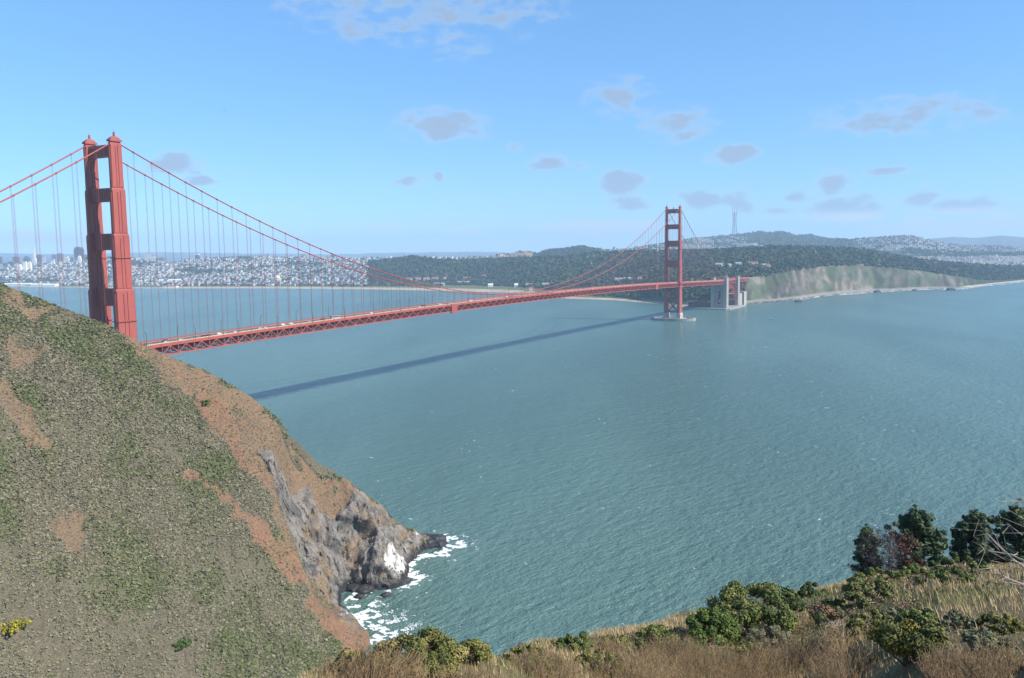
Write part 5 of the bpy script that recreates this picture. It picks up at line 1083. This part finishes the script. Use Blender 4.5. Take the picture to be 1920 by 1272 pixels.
def build_grass():
    g = np.random.default_rng(77); n = 120000; V = np.zeros((n, 3, 3)); base = []
    pxs = np.arange(560, 2100, 10.); ctr = [fg_ctrl(a) for a in pxs]
    j = g.integers(0, len(pxs)-1, n); t = g.random(n)**.8; u = g.random(n)
    B = np.array([c[0] for c in ctr]); E_ = np.array([c[1] for c in ctr])
    b = B[j]*(1-u[:, None])+B[j+1]*u[:, None]; e = E_[j]*(1-u[:, None])+E_[j+1]*u[:, None]; P = b+(e-b)*t[:, None]
    P[:, 2] += .9*np.sin(PI*t)*np.minimum(1, np.hypot((e-b)[:, 0], (e-b)[:, 1])/30)+(fbm(P[:, 0]/3., P[:, 1]/3., o=3)-.5)*.5
    D = np.hypot(P[:, 0]-CAM[0], P[:, 1]-CAM[1]); patch = fbm(P[:, 0]/5+3, P[:, 1]/5, o=3); keep = ((patch > .40) | (g.random(n) < .3)) & (g.random(n) < np.clip((D-9)/22, .12, 1)); P, D, patch = P[keep], D[keep], patch[keep]; n = len(P)
    h = (.08+.19*g.random(n))*(.6+.8*patch)*np.clip(D/30, .55, 1.25); a = g.random(n)*2*PI; wd = .004+D*.00036
    side = np.stack([np.cos(a), np.sin(a), np.zeros(n)], -1)*wd[:, None]; lean = np.stack([.30+g.normal(size=n)*.3, .35+g.normal(size=n)*.3, np.ones(n)], -1)*h[:, None]
    V = np.stack([P-side-np.array([0, 0, .04]), P+side-np.array([0, 0, .04]), P+lean], 1).reshape(-1, 3)
    dry = np.array([(.40, .31, .16), (.34, .25, .12), (.29, .22, .12), (.45, .36, .20)])[g.integers(0, 4, n)]; grn = np.array([(.14, .16, .05), (.18, .18, .07)])[g.integers(0, 2, n)]
    isg = (fbm(P[:, 0]/7+20, P[:, 1]/7+4, o=3) > .55)[:, None]; C = np.where(isg & (g.random((n, 1)) < .7), grn, dry)*(.75+.5*g.random((n, 1)))
    tag(npmesh('dry_grass', V, np.arange(n*3).reshape(-1, 3), LEAF2, np.repeat(C, 3, 0)), 'dry golden grass covering the near slope', 'grass', kind='stuff')
build_grass()
def low_scrub():
    g = np.random.default_rng(88); P = []
    for _ in range(1500):
        px = 1000+950*g.random(); ye = _c(EDGE, px, 1); b, e = fg_ctrl(px); t = .25+.75*g.random(); q = fg_pt(b, e, t); P.append(q)
    P = np.array(P); P[:, 2] += (fbm(P[:, 0]/3., P[:, 1]/3., o=3)-.5)*.5; P = P[(fbm(P[:, 0]/4+9, P[:, 1]/4, o=3) > .47) & (np.hypot(P[:, 0]-CAM[0], P[:, 1]-CAM[1]) > 24)]
    n = len(P); r = .14+.26*g.random(n); K = 130; V, F = clumps(P, r, K, .075, .7, seed=8)
    pal = np.array([(.15, .14, .085), (.17, .15, .09), (.20, .14, .085), (.12, .14, .05), (.10, .12, .04)]); C = np.repeat(pal[g.integers(0, len(pal), n)], K, 0)*(.7+.6*g.random((n*K, 1)))
    tag(npmesh('low_scrub', V, F, LEAF2, np.repeat(C, 4, 0)), 'low grey and brown scrub among the grass of the near slope', 'scrub', kind='stuff')
low_scrub()
# ---- trees at the right end of the slope
def tree(px, ybase, ytop, wpx, label, seed, cols, dead=False, D=None, name='pine_tree', dens=1.0):
    _, e = fg_ctrl(px); De = np.hypot(*(e-CAM)[:2]) if D is None else D
    p = at(px, ybase, D=De+2.0); top = at(px, ytop, D=De+2.0); H_ = top[2]-p[2]+1.2; p[2] -= 1.2; W_ = wpx/FPX*De; g = np.random.default_rng(seed)
    root = empty(name, p); tag(root, label, 'tree', None if dead else 'pines at the right end of the slope')
    bend = g.normal(size=2)*.05*H_
    def tp(f): return np.array([bend[0]*math.sin(f*2.2), bend[1]*f, H_*f])
    tr = MB(); tr.tube([tp(f) for f in np.linspace(0, .98, 9)], list(np.linspace(.17, .02, 9)*H_/6), 7); tr.build('trunk', mat('pine_bark', (.10, .075, .055), (.06, .045, .035), 5, .9, .02), root, smooth=True)
    limbs = MB(); cc = []; cr = []
    nb = int(46*dens)
    for k in range(nb):
        f = .10+.86*(k+.5)/nb; a = k*2.4+g.normal()*.3; prof = (math.sin(PI*min(1, (f*.92+.10)))**.6)*(1.05-.45*f) if not dead else math.sin(PI*min(.97, f*.8+.16))**.5
        L_ = W_/2*prof*(.70+.45*g.random()); b = tp(f); up = .12+.55*f
        m = b+np.array([math.cos(a)*L_*.55, math.sin(a)*L_*.55, L_*.12*up]); t = b+np.array([math.cos(a)*L_, math.sin(a)*L_, L_*(up*.75)])
        limbs.tube([b, m, t], [.030*H_/6, .02*H_/6, .007], 5)
        nn = 6 if not dead else 5
        for q in range(nn):
            s_ = .30+.72*(q+g.random())/nn; pt = (b+(m-b)*s_/.55 if s_ < .55 else m+(t-m)*(s_-.55)/.45)+g.normal(size=3)*.10*L_; cc.append(pt); cr.append((.17+.12*g.random())*H_/6)
            if dead:
                for _ in range(3): limbs.tube([pt, pt+g.normal(size=3)*.22*L_+np.array([0, 0, .08])], [.008, .003], 3, cap=False)
    limbs.build('limbs', mat('pine_bark', (.1, .075, .055)) if not dead else mat('dead_wood', (.13, .10, .09), (.09, .07, .065), 4, .9), root)
    for q in range(5): cc.append(tp(.97)+g.normal(size=3)*.06*H_); cr.append(.13*H_/6)
    cc = np.array(cc); cr = np.array(cr); K = 46 if not dead else 16
    V, F = clumps(cc, cr*(1.25 if not dead else 1.1), K, .36 if not dead else .26, .8, up=.5, seed=seed, dome=False)
    V4 = V.reshape(-1, 4, 3); c0 = V4.mean(1, keepdims=True); dv = V4-c0; dv[:, ::2] *= 1.25; dv[:, 1::2] *= .6; V = (c0+dv).reshape(-1, 3)
    C = np.array(cols)[g.integers(0, len(cols), len(cc))]
    if dead: C = np.where((cc[:, 0:1]*_R[0]+cc[:, 1:2]*_R[1] > .12*W_) & (g.random((len(cc), 1)) < .8), (.17, .05, .03), C)
    C = np.repeat(C, K, 0)*(.7+.6*g.random((len(cc)*K, 1)))
    npmesh('crown', V, F, LEAF2, np.repeat(C, 4, 0), parent=root)
PN = [(.042, .072, .028), (.056, .090, .034), (.034, .060, .025), (.075, .105, .038)]
tree(1722, 1078, 957, 112, 'tallest dark pine directly behind the dead brown tree', 1, PN)
tree(1664, 1090, 1003, 112, 'dead brown tree with bare twigs and a rusty red side', 2, [(.10, .080, .075), (.13, .10, .09), (.075, .062, .06)], dead=True, name='dead_tree', dens=1.3)
tree(1632, 1086, 992, 56, 'narrow dark pine showing at the left behind the dead tree', 6, PN, D=74)
tree(1808, 1068, 961, 84, 'middle dark pine standing apart on the slope', 3, PN)
tree(1902, 1066, 950, 112, 'rightmost dark pine cut by the right edge', 4, PN)
leaf_bush(1800, 1078, 130, 34, DGR+GREENS, 'dark green thicket under the middle pine', seed=51, nc=30, K=80, leaf=.08, crown=.2, name='thicket')
leaf_bush(1616, 1092, 34, 22, DGR, 'tiny dark shrub at the foot of the dead tree', seed=52, nc=14, K=70, leaf=.08, crown=.2)
# bare branches reaching in from the right edge
def bare_branches():
    D = 17.; p = at(1985, 1130, D=D); root = empty('bare_shrub', p); tag(root, 'bare pale branches reaching in at the right edge', 'shrub'); g = np.random.default_rng(12)
    for k, pts in enumerate([[(1990, 1130), (1950, 1085), (1900, 1050), (1868, 1020), (1852, 1002)], [(1990, 1120), (1940, 1062), (1895, 1040), (1850, 1032)], [(1990, 1100), (1955, 1020), (1925, 1000), (1882, 1000)], [(1990, 1140), (1940, 1105), (1890, 1085), (1862, 1068)], [(1990, 1060), (1950, 985), (1928, 952), (1915, 938)], [(1990, 1150), (1945, 1120), (1905, 1098)]]):
        P3 = [at(a, b, D=D+g.normal()*.5+i*.25)-p for i, (a, b) in enumerate(pts)]; m = MB(); n = len(P3); m.tube(P3, list(np.linspace(.032, .006, n)), 6)
        for i in range(1, n):
            for _ in range(3):
                q = P3[i]+g.normal(size=3)*.03; m.tube([q, q+(P3[i]-P3[i-1])*.3+g.normal(size=3)*.16, q+(P3[i]-P3[i-1])*.5+g.normal(size=3)*.28], [.007, .004, .002], 4)
        m.build('branch', PALEW, root)
bare_branches()
# painted concrete block half hidden by the grass
def block():
    p = at(1893, 1092, D=66); root = empty('concrete_block', p, YAW-PI/2+.35); tag(root, 'white painted concrete block with blue and black graffiti under the pines', 'concrete block')
    MB().hexa([(-1.5, -.6, -.8), (1.8, -.6, -.8), (1.8, .6, -.8), (-1.5, .6, -.8), (-1.2, -.5, .55), (1.7, -.5, .75), (1.7, .5, .75), (-1.2, .5, .55)]).build('slab', mat('whitewash', (.62, .62, .60), (.48, .47, .45), 2, .8, .02), root)
    BL, BK = mat('graffiti_blue', (.05, .30, .48), None, 1, .6), mat('graffiti_black', (.03, .03, .03), None, 1, .6)
    for x, z, w_, h_, m in ((-1.0, .0, .28, .30, BL), (-.62, .08, .10, .42, BK), (-.38, .05, .22, .10, BK), (-.1, .10, .10, .40, BK), (.15, .0, .30, .10, BL), (.5, .12, .10, .42, BK), (.75, .25, .25, .10, BK), (1.15, .05, .22, .34, BL)):
        MB().box(x, x+w_, -.625, -.575, z-.1, z-.1+h_).build('graffiti_stroke', m, root)
block()
# ================================================================== AIR
def build_haze():
    m = bpy.data.materials.new('sea_haze'); m.use_nodes = True; N = m.node_tree.nodes; L = m.node_tree.links; N.clear()
    out = N.new('ShaderNodeOutputMaterial'); v = N.new('ShaderNodeVolumePrincipled')
    v.inputs['Color'].default_value = (.55, .77, 1.0, 1); v.inputs['Density'].default_value = HAZE; v.inputs['Anisotropy'].default_value = 0.0
    L.new(v.outputs[0], out.inputs['Volume'])
    o = MB().box(-1700, 23700, -9200, 21700, -4, 720).build('haze', m); tag(o, 'thin blue sea haze over the strait and city', 'haze', kind='stuff')
HAZE = 7.6e-5
build_haze()
